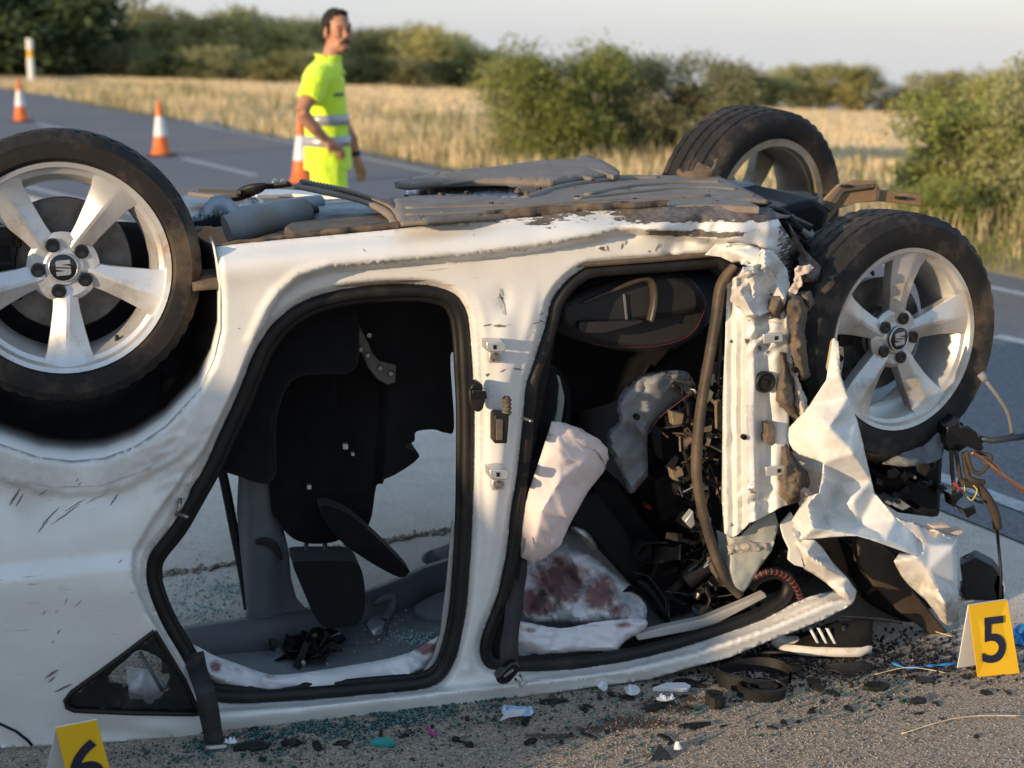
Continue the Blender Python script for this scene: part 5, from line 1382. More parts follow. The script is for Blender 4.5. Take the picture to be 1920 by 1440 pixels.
panel('bumper_corner', BC, lambda x, y: bf(x, y) + .2 * WF3(x, y), M_paint, CAR, spacing=5, thick=.002, sharp=40, lines=[[(1735, 1018), (1790, 1022)], [(1730, 1105), (1760, 1105), (1797, 1110)]], attr={'scr': lambda x, y: .15, 'drt': lambda x, y: .95 * sst(1045, 1085, y + (1700 - x) * .35)})
slab('bumper_splinter', [(1745, 987), (1775, 983), (1786, 990), (1806, 993), (1808, 1000), (1795, 1006), (1765, 1002)], .12, .15, M_foamw, CAR, .004)
slab('bumper_lining', [(1608, 1010), (1660, 1025), (1680, 1045), (1690, 1080), (1740, 1140), (1790, 1200), (1770, 1208), (1690, 1150), (1640, 1100), (1612, 1060)], .12, .16, pmat('brown_liner', (.07, .045, .028), (.04, .028, .02), 10, .8), CAR, .006)
slab('radiator_support', [(1590, 1020), (1640, 1050), (1700, 1110), (1782, 1196), (1770, 1204), (1700, 1168), (1640, 1140), (1612, 1105), (1604, 1060)], .22, .30, M_blackp, CAR, .01)
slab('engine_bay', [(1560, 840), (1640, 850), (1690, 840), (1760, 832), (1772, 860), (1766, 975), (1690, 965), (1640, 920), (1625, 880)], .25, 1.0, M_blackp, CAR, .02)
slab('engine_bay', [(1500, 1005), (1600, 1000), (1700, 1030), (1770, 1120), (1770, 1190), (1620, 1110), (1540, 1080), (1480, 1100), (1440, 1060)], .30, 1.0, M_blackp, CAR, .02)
for i in range(22):
    x, y = random.uniform(1645, 1765), random.uniform(860, 965); r = random.uniform(6, 20); k = random.randint(4, 7)
    slab('engine_bay_fragment', [(x + r * random.uniform(.5, 1.1) * cos(2 * pi * j / k), y + r * random.uniform(.4, .9) * sin(2 * pi * j / k)) for j in range(k)], .12 + random.random() * .12, .26, random.choice([M_blackp, M_seal, M_cap, M_tankg, M_blackp]), CAR, .002)
sw = [(1655, 868), (1690, 850), (1730, 838), (1760, 812), (1772, 825), (1768, 856), (1745, 868), (1715, 874), (1690, 876)]
panel('battered_wing_liner', sw, lambda x, y: .06 + .05 * fbm(x, y, .02, 6), M_grayp, CAR, spacing=6, thick=.004)
# harness hanging from the front corner
M_wire = pmat('harness_sleeve', (.06, .042, .028), (.035, .026, .02), 30, .8, bstr=.4)
M_cop = pmat('copper_wire', (.5, .22, .10), (.3, .12, .05), 30, .35, .7)
def wire(name, pts, r, mat, t0=.05, jit=.02):
    P = [C(x, y, t0 + jit * ns(i * 1.7, 0, 1, len(pts))) for i, (x, y) in enumerate(pts)]
    m = MB(); m.tube(catmull(P, 6), r, 7); return m.build(name, mat, CAR)
wire('harness_cable', [(1784, 845), (1785, 880), (1788, 905), (1790, 930)], .006, M_wire); wire('harness_cable', [(1792, 845), (1798, 880), (1802, 908)], .006, M_wire)
wire('harness_cable', [(1808, 850), (1812, 880), (1820, 898), (1845, 904)], .008, M_wire, .04); wire('harness_cable', [(1812, 846), (1822, 880), (1840, 886), (1858, 862), (1850, 852), (1822, 848)], .006, M_wire, .03)
wire('harness_cable', [(1800, 905), (1830, 910), (1852, 935), (1866, 965), (1870, 990)], .013, M_wire, .04)
wire('bonnet_cable', [(1869, 985), (1873, 1030), (1877, 1080), (1876, 1120)], .0045, M_seal, .04)
wire('copper_strand', [(1822, 848), (1845, 862), (1872, 885), (1890, 898), (1920, 918)], .005, M_cop, .02); wire('copper_strand', [(1835, 855), (1862, 868), (1885, 893), (1920, 925)], .003, M_cop, .03)
wire('thin_lead', [(1788, 905), (1798, 916), (1805, 920)], .003, pmat('red_lead', (.5, .03, .03), None, 20, .5), .03)
wire('thin_lead', [(1808, 905), (1810, 925), (1822, 938), (1832, 920), (1825, 910)], .002, pmat('yellow_lead', (.5, .4, .1), None, 20, .5), .03)
for q in ([(1781, 927), (1805, 922), (1808, 930), (1796, 940), (1792, 952), (1786, 950), (1784, 938)], [(1805, 955), (1828, 948), (1832, 962), (1815, 972)], [(1832, 938), (1846, 940), (1844, 946), (1834, 944)]):
    slab('harness_plug', q, .02, .06, M_cap, CAR, .003)
hx = [(1776, 800), (1795, 790), (1800, 783), (1802, 800), (1815, 798), (1832, 808), (1842, 826), (1846, 843), (1838, 848), (1815, 838), (1795, 852), (1780, 848), (1772, 828)]
slab('lamp_bracket', hx, .06, .14, M_cap, CAR, .006)
m = MB(); m.tube([C(1832, 824, .08), C(1850, 823, .07), C(1856, 826, .06), C(1925, 817, .05)], [.016, .013, .014, .015], 10, flat=.7); m.build('broken_stay', pmat('dark_stay', (.03, .035, .045), None, 20, .5), CAR)
m = MB(); m.tube(catmull([C(1838, 700, .03), C(1850, 716, .02), C(1872, 745, .02), C(1890, 775, .03), C(1898, 812, .06)], 6), .0055, 8); m.tube([C(1838, 700, .03), C(1848, 713, .02)], .011, 8); m.build('brake_hose', M_tube, CAR)

random.seed(61)
for i in range(22):
    x = random.uniform(740, 1430); y = random.uniform(340, 398); y = max(y, 372 - (x - 740) * .06) if x < 1050 else y
    if y > 412 - (x - 740) * .045: continue
    g = G(x, y, 1.252); m = MB(); r = random.uniform(.004, .009)
    m.lathe([(r * 1.5, -.004), (r * 1.5, .002), (r, .003), (r, .008), (0, .008)], Matrix.Translation(g), 8); m.build('underfloor_bolt', random.choice([M_brown, M_seal]), CAR, orient=True, smooth=False)
# ---- cabin
random.seed(9)
M_seat = pmat('black_seat_fabric', (.0045, .0045, .0055), (.008, .0078, .009), 30, .85, spec=.15, bstr=.3, bscale=260, sheen=.1)
M_seatp = pmat('dark_seat_plastic', (.020, .0175, .0165), (.014, .0125, .012), 12, .55, bstr=.3, bscale=240, dirt=(.06, .05, .042), dscale=9, damt=(.6, .8))
def body3(name, poly, t0, t1, mat, bev=.03, par=None):
    o = slab(name, cm2(poly, 4, True), t0, t1, mat, par or CAR, bev)
    return o
body3('rear_seat_cushion', [(398, 862), (440, 745), (500, 640), (560, 570), (660, 552), (672, 690), (610, 704), (550, 716), (520, 790), (515, 905), (447, 897)], .22, 1.45, M_seat, .04)
rb = body3('rear_seat_back', [(500, 700), (600, 690), (720, 690), (722, 890), (706, 912), (692, 984), (650, 1006), (622, 1018), (580, 1020), (546, 1008), (520, 976), (507, 935)], .42, .95, M_seat, .05)
body3('centre_console', [(640, 545), (868, 540), (862, 660), (845, 668), (852, 800), (836, 812), (814, 806), (781, 810), (777, 828), (757, 838), (787, 857), (720, 900), (645, 905)], .42, 1.25, M_blackp, .015)
body3('folded_armrest', [(600, 952), (650, 962), (706, 1008), (764, 1066), (766, 1076), (756, 1083), (736, 1078), (690, 1052), (636, 1012)], .33, .41, M_seat, .02)
hr = body3('headrest', [(550, 1060), (562, 1053), (640, 1052), (666, 1056), (679, 1072), (685, 1112), (683, 1150), (672, 1170), (648, 1178), (618, 1179), (600, 1170), (586, 1148), (560, 1088)], .22, .34, M_seat, .035)
for a, b in (((574, 1020), (578, 1054)), ((609, 1020), (614, 1054))):
    m = MB(); m.tube([C(*a, .33), C(*b, .28)], .0065, 10); m.build('headrest_post', M_steel, hr)
# latch bracket on the seat frame
lb = slab('seat_latch', [(665, 612), (674, 610), (684, 628), (690, 640), (700, 664), (712, 676), (744, 684), (742, 718), (726, 722), (708, 712), (690, 690), (678, 662), (664, 650), (672, 640)], .33, .34, pmat('latch_metal', (.16, .14, .12), (.10, .09, .08), 20, .55, .5), rb, .003)
for (x, y) in ((692, 628), (689, 666), (712, 690), (732, 700), (676, 655)): disc('latch_rivet', x, y, .008, .327, M_steel, lb)
for (x, y, w) in ((648, 838, 5), (662, 852, 3), (580, 914, 4)): slab('seat_clip', [(x - w, y - w), (x + w, y - w), (x + w, y + w), (x - w, y + w)], .38, .40, M_zinc, rb, .001)
# far roof rail, grey pillar trim and roof lining lying on the ground
rail_px = [(300, 1188), (380, 1175), (458, 1164), (520, 1154), (580, 1144), (640, 1129), (684, 1113), (727, 1097), (765, 1081), (796, 1066), (860, 1046), (960, 1030)]
RT = [G(x, y, .11) for x, y in rail_px]
V = []; n = len(RT)
for p in RT: V += [p + WX * .05 + Vector((0, 0, -.01)), p, p - WX * .03 + Vector((0, 0, -.02)), p - WX * .05 + Vector((0, 0, -.095))]
mk('far_rail_trim', V, [(4 * i + k, 4 * i + k + 1, 4 * i + k + 5, 4 * i + k + 4) for i in range(n - 1) for k in range(3)], M_grayp, CAR, solid=.004)
lin_px = [(300, 1215), (458, 1200), (600, 1178), (684, 1152), (765, 1120), (850, 1092), (1000, 1080), (1240, 1120), (1320, 1150), (1200, 1200), (1000, 1226), (925, 1225), (870, 1225), (820, 1262), (700, 1288), (600, 1298), (470, 1305), (385, 1300), (340, 1260)]
Vl, Fl = cdt_region(lin_px, [], 18)
mk('headliner', [G(x, y, .025 + .008 * fbm(x, y, .012)) for x, y in Vl], Fl, M_headl, CAR, solid=.012)
lamp = plate('roof_lamp', cm2([(628, 1185), (640, 1165), (690, 1150), (720, 1148), (728, 1170), (722, 1195), (690, 1203), (640, 1200)], 4, True), .045, .02, M_grayp, CAR, .006)
plate('lamp_lens', [(694, 1152), (718, 1149), (722, 1166), (716, 1186), (700, 1190), (688, 1172)], .049, .004, pmat('clear_lens', (.35, .38, .42), None, 9, .1, spec=.8), lamp, .001)
plate('sun_visor', cm2([(775, 1142), (800, 1120), (840, 1108), (850, 1150), (820, 1155)], 4, True), .052, .02, M_headl, CAR, .006)
m = MB(); m.tube(catmull([G(708, 1131, .09), G(722, 1122, .11), G(735, 1120, .11), G(733, 1140, .08), G(722, 1160, .06)], 6), [.014] * 25, 10, flat=.6) if False else m.tube(catmull([G(708, 1131, .09), G(722, 1122, .11), G(735, 1120, .11), G(733, 1140, .08), G(722, 1160, .06)], 6), .014, 10, flat=.6); m.build('grab_handle', M_grayp, CAR)
tcp = (G(505, 1158, .11) - CO).dot(WX)
CT = [(447, 892), (513, 905), (520, 930), (530, 985), (541, 1031), (546, 1085), (556, 1122), (572, 1140), (590, 1148), (540, 1156), (456, 1168), (462, 1145), (458, 1100), (450, 1030), (444, 960)]
panel('rear_pillar_trim', CT, lambda x, y: tcp + .10 * sst(470, 445, x) + .03 * sst(500, 545, x), M_grayp, CAR, spacing=9, thick=.006)
slab('belt_slot', cm2([(480, 1014), (500, 1010), (520, 1022), (530, 1046), (524, 1050), (514, 1034), (498, 1024), (482, 1022)], 3, True), tcp - .012, tcp + .01, M_cap, CAR, .002)
m = MB(); m.tube(catmull([C(400, 820, tcp + .12), C(420, 900, tcp + .12), C(440, 1000, tcp + .12), C(456, 1080, tcp + .1), C(466, 1142, tcp + .08)], 6), .014, 8); m.build('far_weatherstrip', M_seal, CAR)
# blocks the tail and nose of the cabin, far side panels
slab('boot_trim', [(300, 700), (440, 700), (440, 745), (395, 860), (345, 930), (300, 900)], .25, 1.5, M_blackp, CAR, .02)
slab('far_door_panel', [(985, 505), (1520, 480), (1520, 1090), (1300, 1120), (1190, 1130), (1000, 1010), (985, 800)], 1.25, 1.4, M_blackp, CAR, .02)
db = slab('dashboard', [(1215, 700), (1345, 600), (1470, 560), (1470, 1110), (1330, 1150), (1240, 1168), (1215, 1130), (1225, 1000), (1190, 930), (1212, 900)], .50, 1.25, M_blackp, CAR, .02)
slab('front_seat_back', cm2([(990, 560), (1250, 600), (1230, 700), (1140, 760), (1040, 790), (1000, 900), (975, 900)], 3, True), .55, .95, M_seat, CAR, .05)
slab('kick_panel', [(1110, 900), (1160, 900), (1260, 1050), (1300, 1150), (1240, 1168), (1180, 1080), (1090, 960)], .42, .62, M_blackp, CAR, .01)
slab('steering_shroud', [(1085, 935), (1120, 920), (1180, 1000), (1215, 1075), (1200, 1110), (1150, 1060), (1095, 1000), (1060, 985)], .34, .50, M_blackp, CAR, .015)
m = MB(); m.tube(catmull([C(1072, 988, .33), C(1092, 1000, .32), (C(1108, 1018, .32)), C(1118, 1028, .32)], 5), [.006 + .008 * sin(pi * i / 15) for i in range(16)], 8); m.build('wheel_spoke_trim', M_steel, CAR)
# near front seat: cushion side, plastic cover with its lever, red seam
sc_ = body3('seat_cushion', [(1034, 612), (1044, 575), (1075, 548), (1150, 522), (1230, 508), (1292, 520), (1324, 552), (1332, 598), (1312, 634), (1262, 657), (1205, 664), (1130, 654), (1062, 632)], .16, .60, M_seatp, .04)
body3('seat_side_cover', [(1048, 600), (1052, 572), (1085, 552), (1150, 530), (1215, 512), (1272, 514), (1308, 534), (1318, 566), (1308, 586), (1262, 596), (1200, 606), (1120, 622), (1084, 622), (1060, 618)], .135, .20, M_seatp, .02, sc_)
fr = [C(1092, 568, .128), C(1130, 552, .126), C(1180, 532, .124), (C(1205, 523, .124)), C(1219, 526, .124), C(1226, 542, .124), C(1226, 570, .126), C(1219, 602, .128)]
m = MB(); m.tube(catmull(fr, 6), [.006 + .010 * min(1, i / 20) for i in range(len(catmull(fr, 6)))], 10, flat=.6); m.build('cover_rim', pmat('satin_plastic', (.05, .040, .030), (.035, .03, .024), 15, .42), sc_)
body3('seat_lever', [(1087, 606), (1100, 604), (1130, 603), (1180, 602), (1204, 601), (1200, 606), (1165, 616), (1130, 624), (1095, 623), (1086, 616)], .105, .14, M_seatp, .006, sc_)
slab('cover_seam', [(1169, 552), (1173, 552), (1178, 600), (1174, 600)], .128, .14, M_grayp, sc_, .001)
m = MB(); m.tube(catmull([C(1108, 644, .152), C(1150, 650, .150), C(1200, 652, .150), C(1255, 644, .150), C(1295, 626, .152), C(1318, 590, .154), C(1322, 560, .156)], 8), .0009, 6); m.build('red_stitching', pmat('red_thread', (.13, .012, .010), None, 20, .7), sc_)
# B pillar inner trim, belts
panel('pillar_trim', [(1030, 618), (1040, 640), (1012, 790), (992, 905), (978, 1050), (966, 1150), (958, 1235), (925, 1235), (915, 1205), (945, 1100), (962, 1010), (978, 870), (992, 720), (1014, 650)], lambda x, y: .085, M_blackp, CAR, spacing=12, thick=.02)
panel('pillar_trim', [(848, 978), (859, 985), (856, 1090), (846, 1170), (838, 1222), (815, 1258), (790, 1266), (812, 1235), (826, 1190), (838, 1090)], lambda x, y: .11, pmat('pale_grey_trim', (.36, .34, .31), (.30, .29, .27), 10, .7), CAR, spacing=9, thick=.01)  # pale grey plastic strip, its own colour
panel('pillar_trim', [(1018, 690), (1040, 690), (1048, 720), (1044, 770), (1025, 830), (1005, 860), (995, 905), (985, 900), (1000, 800)], lambda x, y: .13, M_seat, CAR, spacing=9, thick=.02)
panel('curtain_guide', cm2([(1042, 706), (1049, 706), (1053, 722), (1058, 745), (1055, 775), (1050, 796), (1040, 792), (1044, 765), (1046, 735)], 4, True), lambda x, y: .30, pmat('pale_green_plastic', (.42, .47, .38), (.36, .40, .33), 10, .6), CAR, spacing=6, thick=.006)
panel('curved_shell', cm2([(1028, 682), (1048, 690), (1064, 715), (1072, 755), (1068, 800), (1058, 800), (1060, 760), (1052, 722), (1036, 702), (1024, 715)], 4, True), lambda x, y: .33, M_blackp, CAR, spacing=8, thick=.03)
def belt(name, pts, w, t, par=CAR):
    L = catmull([(p[0], p[1], 0) for p in pts], 8); V = []
    for i, p in enumerate(L):
        tt = t(p.y) if callable(t) else t
        a = L[min(i + 1, len(L) - 1)] - L[max(i - 1, 0)]; a.normalize()
        ww = w * (1 + .15 * ns(p.y, 0, .02)); V += [C(p.x - a.y * ww, p.y + a.x * ww, tt + .006 * ns(p.x, p.y, .02)), C(p.x + a.y * ww, p.y - a.x * ww, tt - .006 * ns(p.x, p.y, .02, 4))]
    n = len(L)
    return mk(name, V, [(2 * i, 2 * i + 1, 2 * i + 3, 2 * i + 2) for i in range(n - 1)], M_belt, par, solid=.003)
M_belt = pmat('belt_webbing', (.020, .019, .020), (.032, .029, .027), 40, .6, bstr=.5, bscale=300, vs=(1, 1, 3))
b1 = belt('seat_belt', [(990, 860), (980, 950), (972, 1050), (962, 1150), (955, 1205), (954, 1250)], 16, lambda y: .09 - .115 * sst(1080, 1240, y))
bk = slab('belt_buckle', cm2([(931, 1272), (938, 1264), (955, 1247), (966, 1243), (974, 1248), (975, 1256), (958, 1278), (944, 1284), (934, 1280)], 4, True), -.055, -.02, M_cap, b1, .004)
slab('buckle_slot', [(944, 1267), (962, 1254), (964, 1258), (947, 1271)], -.0565, -.05, M_steel, bk, .0005)
m = MB(); m.tube([C(965, 1272, -.04), C(979, 1287, -.05), C(987, 1280, -.05), C(974, 1265, -.04)], .0035, 8); m.build('belt_tongue', M_steel, b1)
belt('seat_belt', [(362, 1225), (372, 1262), (385, 1300), (393, 1340), (400, 1380), (405, 1398)], 19, lambda y: .06 - .14 * sst(1230, 1300, y))
mb_ = MB(); mb_.tube([G(385, 1404, .006), G(425, 1400, .008)], .009, 8); mb_.build('belt_tongue', M_steel, CAR)
belt('seat_belt', [(680, 1130), (690, 1150), (705, 1180), (716, 1205)], 5, .62)
# airbags
fb = tin([(1034, 791, .075), (1075, 799, .09), (1118, 822, .12), (1139, 838, .15), (1141, 861, .16), (1129, 888, .14), (1102, 923, .11), (1071, 978, .08), (1048, 1024, .065), (1017, 1050, .07), (997, 1057, .07), (978, 1048, .075), (976, 993, .065), (984, 943, .06), (1013, 857, .06), (1050, 830, .055), (1100, 860, .07), (1050, 900, .03), (1015, 960, .025), (1060, 960, .05), (1115, 880, .10), (1000, 1030, .035)])
AF = facets(960, 780, 1160, 1070, 26, .025, 15)
ab = cloth('deployed_airbag', densify([(1034, 791), (1052, 793), (1078, 800), (1118, 822), (1137, 838), (1141, 858), (1131, 886), (1108, 915), (1102, 923), (1071, 978), (1052, 1020), (1048, 1026), (1020, 1048), (1000, 1057), (992, 1052), (976, 1045), (976, 993), (984, 943), (1013, 857)], 8), lambda x, y: fb(x, y), M_clothp, .016, .03, 3, [(1070, 1035, 30, 20, .2)], 5, ang=.95)
cloth('airbag_fold', densify([(1034, 790), (1060, 793), (1090, 805), (1120, 822), (1139, 840), (1142, 862), (1134, 866), (1120, 846), (1092, 834), (1058, 826), (1030, 812)], 7), lambda x, y: fb(x, y) - .02, M_clothp, .014, .05, 5, (), 4, parent=ab, ang=.4)
slab('barcode_label', [(979, 1008), (986, 1010), (984, 1034), (977, 1031)], .02, .0215, M_grayp, ab, 0)
gx = cm2([(1157, 751), (1191, 709), (1230, 697), (1282, 695), (1303, 719), (1300, 740), (1264, 760), (1232, 785), (1214, 817), (1215, 886), (1204, 905), (1182, 926), (1165, 892), (1140, 840), (1138, 810), (1158, 790)], 3, True)
cloth('side_airbag', gx, .26, M_gcloth, .06, .022, 11, (), 7, ang=2.3)
for pts in ([(1300, 735), (1268, 758), (1236, 784), (1216, 812)], [(1205, 905), (1192, 915), (1214, 880)]):
    m = MB(); m.tube(catmull([C(x, y, .20) for x, y in pts], 5), .0014, 5); m.build('airbag_seam', pmat('maroon_seam', (.14, .03, .05), None, 20, .8), CAR)
disc('airbag_button', 1193, 781, .009, .19, M_cap)
cloth('driver_airbag', cm2([(982, 1060), (1020, 1040), (1055, 1022), (1090, 1034), (1120, 1050), (1160, 1082), (1205, 1114), (1212, 1160), (1200, 1185), (1150, 1178), (1090, 1172), (1000, 1166), (975, 1150)], 3, True), lambda x, y: .34 - .16 * sst(1040, 1170, y), None, .045, .06, 21, [(1050, 1090, 80, 64, .80), (1125, 1115, 50, 60, .74), (1160, 1145, 44, 28, .66), (1000, 1130, 60, 44, .8)], 4.5, ang=1.1)
cloth('curtain_airbag', cm2([(918, 1226), (926, 1180), (940, 1160), (985, 1166), (1050, 1178), (1110, 1168), (1180, 1160), (1212, 1163), (1208, 1180), (1170, 1204), (1152, 1222), (1090, 1222), (1000, 1229), (940, 1229)], 3, True), .10, None, .03, .035, 31, [(990, 1182, 28, 11, .62), (1170, 1172, 30, 12, .62)], 5, ang=.1)
cloth('curtain_airbag', cm2([(341, 1203), (362, 1208), (400, 1228), (450, 1246), (505, 1264), (560, 1262), (640, 1250), (720, 1236), (770, 1222), (800, 1205), (824, 1194), (822, 1216), (800, 1250), (750, 1276), (650, 1291), (540, 1303), (470, 1299), (410, 1282), (372, 1252)], 3, True), lambda x, y: .16 - .07 * sst(1205, 1290, y), None, .03, .035, 41, [(404, 1248, 18, 18, .7), (424, 1224, 30, 8, .46), (796, 1215, 34, 18, .75), (505, 1268, 26, 8, .62)], 5, ang=.12)
cloth('far_curtain_airbag', cm2([(790, 1050), (800, 1035), (840, 1020), (862, 1010), (860, 1085), (835, 1080), (806, 1062)], 3, True), .9, M_gcloth, .04, .03, 51, (), 7, ang=1.0)
m = MB(); tq = [(236, 1250), (285, 1255), (318, 1290), (296, 1312), (240, 1300)]
cloth('curtain_airbag', tq, .09, None, .03, .03, 61, (), 6, ang=1.2)
# front footwell: pillar trim, seal strip, smashed dashboard
belt_m = M_belt
def strip_px(name, pts, w, t, mat, th=.02):
    L = catmull([(p[0], p[1], 0) for p in pts], 8); m = MB()
    m.tube([C(p.x, p.y, t(p.y) if callable(t) else t) for p in L], w, 10, flat=.55)
    return m.build(name, mat, CAR)
M_dseal = pmat('dusty_seal', (.06, .046, .034), (.035, .028, .022), 12, .6, dirt=(.15, .105, .065), dscale=5, damt=(.45, .7))
strip_px('loose_door_seal', [(1378, 500), (1352, 535), (1342, 600), (1332, 660), (1318, 740), (1308, 820), (1306, 890), (1318, 960), (1338, 1030), (1360, 1082), (1386, 1112)], .026, .03, M_dseal)
strip_px('loose_door_seal', [(1384, 505), (1362, 540), (1352, 600), (1350, 660), (1346, 720)], .010, .05, M_dseal)
slab('scuff_trim', [(1192, 1190), (1250, 1176), (1320, 1161), (1400, 1128), (1435, 1112), (1440, 1120), (1330, 1178), (1197, 1202)], .10, .13, pmat('pale_rail_trim', (.42, .39, .36), (.34, .32, .30), 12, .75), CAR, .004)
M_cable = pmat('black_red_cable', (.02, .018, .018), None, 20, .6)
m = MB(); m.tube(catmull([C(1412, 1084, .02), C(1440, 1072, .0), C(1470, 1078, .0), C(1492, 1100, .0), C(1500, 1122, .02)], 7), .008, 8); m.build('braided_cable', M_cable, CAR)
m = MB()
P = catmull([C(1412, 1084, .02), C(1440, 1072, .0), C(1470, 1078, .0), C(1492, 1100, .0), C(1500, 1122, .02)], 7)
for i in range(2, len(P) - 1, 2): m.tube([P[i] + (P[i + 1] - P[i]) * .1, P[i] + (P[i + 1] - P[i]) * .5], .0086, 8)
m.build('red_braid', pmat('red_braid', (.38, .05, .03), None, 20, .6), CAR)
M_tan = pmat('dusty_plastic_shard', (.20, .14, .085), (.10, .075, .05), 16, .7, dirt=(.28, .2, .12), dscale=15, damt=(.5, .7), bstr=.4)
def bent_strip(x, y, L, W, t, mat, nm='dashboard_fragment'):
    """a torn bracket or trim strip: two or three bent flanges"""
    c = C(x, y, t); R = Matrix.Rotation(random.uniform(0, 6.28), 3, Vector((random.gauss(0, 1), random.gauss(0, 1), random.gauss(0, 1))).normalized())
    n = random.randint(3, 5); p = Vector((0, 0, 0)); a = 0; V = []
    for i in range(n):
        w = W * random.uniform(.55, 1.1); V += [c + R @ (p + Vector((0, -w / 2, 0))), c + R @ (p + Vector((0, w / 2, random.uniform(-.2, .2) * W)))]
        a += random.uniform(-.9, .9); p = p + Vector((cos(a), random.uniform(-.15, .15), sin(a))) * L / n
    return mk(nm, V, [(2 * i, 2 * i + 1, 2 * i + 3, 2 * i + 2) for i in range(n - 1)], mat, CAR, smooth=False, solid=random.uniform(.002, .006), off=0)
for i in range(95):
    y = random.uniform(690, 1150); x = random.uniform(1262 + 14 * sin(y * .02), 1354)
    k = random.random()
    bent_strip(x, y, random.uniform(.03, .13), random.uniform(.008, .045), random.uniform(.12, .36), M_tan if k < .22 else M_brown if k < .34 else M_tankg if k < .38 else random.choice([M_blackp, M_seal, M_cap]))
for i in range(46):
    x, y = random.uniform(1185, 1420), random.uniform(1010, 1150)
    bent_strip(x, y, random.uniform(.06, .2), random.uniform(.02, .07), random.uniform(.2, .42), random.choice([M_blackp, M_seal, M_blackp, M_cap]))
for q, tt in (([(1225, 900), (1290, 880), (1300, 960), (1240, 985)], .36), ([(1235, 1040), (1275, 1060), (1290, 1150), (1240, 1165), (1218, 1090)], .30), ([(1300, 1000), (1345, 990), (1360, 1060), (1310, 1090)], .32), ([(1240, 800), (1310, 800), (1315, 860), (1245, 870)], .40)):
    slab('dashboard_panel', q, tt, tt + .12, M_blackp, CAR, .008)
for pts in ([(1200, 1090), (1222, 1110), (1246, 1150), (1252, 1170)], [(1330, 900), (1310, 960), (1330, 1040), (1350, 1090)], [(1260, 720), (1290, 760), (1285, 840), (1300, 900)]):
    m = MB(); m.tube(catmull([C(x, y, .22) for x, y in pts], 6), .009, 8); m.build('loom_hose', M_seal, CAR)
for (x, y, q) in ((1272, 770, [(1258, 772), (1284, 776), (1280, 796), (1262, 798)]), (1275, 885, [(1258, 880), (1270, 884), (1280, 878), (1284, 892), (1272, 896), (1276, 904), (1262, 900)]), (1290, 985, [(1284, 978), (1300, 958), (1304, 984), (1296, 992)]), (1360, 790, [(1346, 755), (1356, 752), (1356, 810), (1348, 808)])):
    slab('dashboard_fragment', q, .08, .11, M_tan if x != 1290 else M_zinc, CAR, .003)
m = MB(); m.tube([C(1285, 1090, .2), C(1312, 1068, .2), C(1328, 1058, .2)], .028, 14); m.build('motor_housing', M_seal, CAR, sharp=40)
for i in range(16):
    x, y = random.uniform(1260, 1350), random.uniform(700, 1140)
    m = MB(); m.tube(catmull([C(x + random.uniform(-30, 30), y + random.uniform(-30, 30), random.uniform(.12, .3)) for _ in range(4)], 5), random.uniform(.0015, .004), 6); m.build('loose_wire', random.choice([M_cap, M_wire, M_wire, M_cap]), CAR)
slab('red_plug', [(1210, 946), (1220, 948), (1222, 956), (1212, 954)], .4, .43, pmat('red_plastic', (.4, .02, .02), None, 9, .4), CAR, .001)
for i in range(34):
    x, y = random.gauss(575, 40), random.gauss(1222, 12)
    c = G(x, y, .05); o = bent_strip(x, y, random.uniform(.04, .12), random.uniform(.02, .06), .1, random.choice([M_blackp, M_seal, M_cap]), 'cabin_debris')
    o.location = c - wl(CAR) + Vector((0, 0, random.uniform(.0, .03)))
slab('loose_steel_pin', [(566, 1244), (570, 1240), (574, 1243), (569, 1250)], .2, .21, M_zinc, CAR, 0)

# ---------------------------------------------------------------- loose things on the ground
def on_ground(poly, z0, z1, name, mat, label, cat, group=None, bevel=.002, warp=.0, smooth=False):
    n = len(poly); a = [G(x, y, 0) for x, y in poly]
    c = sum(a, Vector()) / n
    V = [p + Vector((0, 0, z1 + warp * random.uniform(-1, 1))) for p in a] + [c + (p - c) * .96 + Vector((0, 0, z0)) for p in a]
    o = mk(name, V, [tuple(range(n)), tuple(reversed(range(n, 2 * n)))] + [(i, (i + 1) % n, (i + 1) % n + n, i + n) for i in range(n)], mat, None, orient=True, smooth=smooth, bevel=bevel)
    return tag(o, label, cat, group)
def irr(x, y, rx, ry, k=7, rot=0.0):
    a0 = random.uniform(0, 6); q = []
    for j in range(k):
        a = a0 + 2 * pi * j / k; r = random.uniform(.6, 1.1); dx, dy = cos(a) * rx * r, sin(a) * ry * r
        q.append((x + dx * cos(rot) - dy * sin(rot), y + dx * sin(rot) + dy * cos(rot)))
    return q
M_shardb = pmat('broken_black_plastic', (.008, .008, .0085), (.016, .015, .014), 30, .5, dirt=(.06, .048, .038), dscale=20, damt=(.58, .8), bstr=.3)
M_paper = pmat('crumpled_paper', (.68, .68, .69), (.55, .56, .58), 14, .8, bstr=.8, bscale=30)
M_bluec = pmat('blue_nitrile', (.03, .22, .52), (.02, .16, .42), 14, .5, bstr=.6, bscale=40)
M_teal = pmat('teal_glass_shards', (.05, .22, .20), (.02, .11, .11), 60, .12, spec=.8)
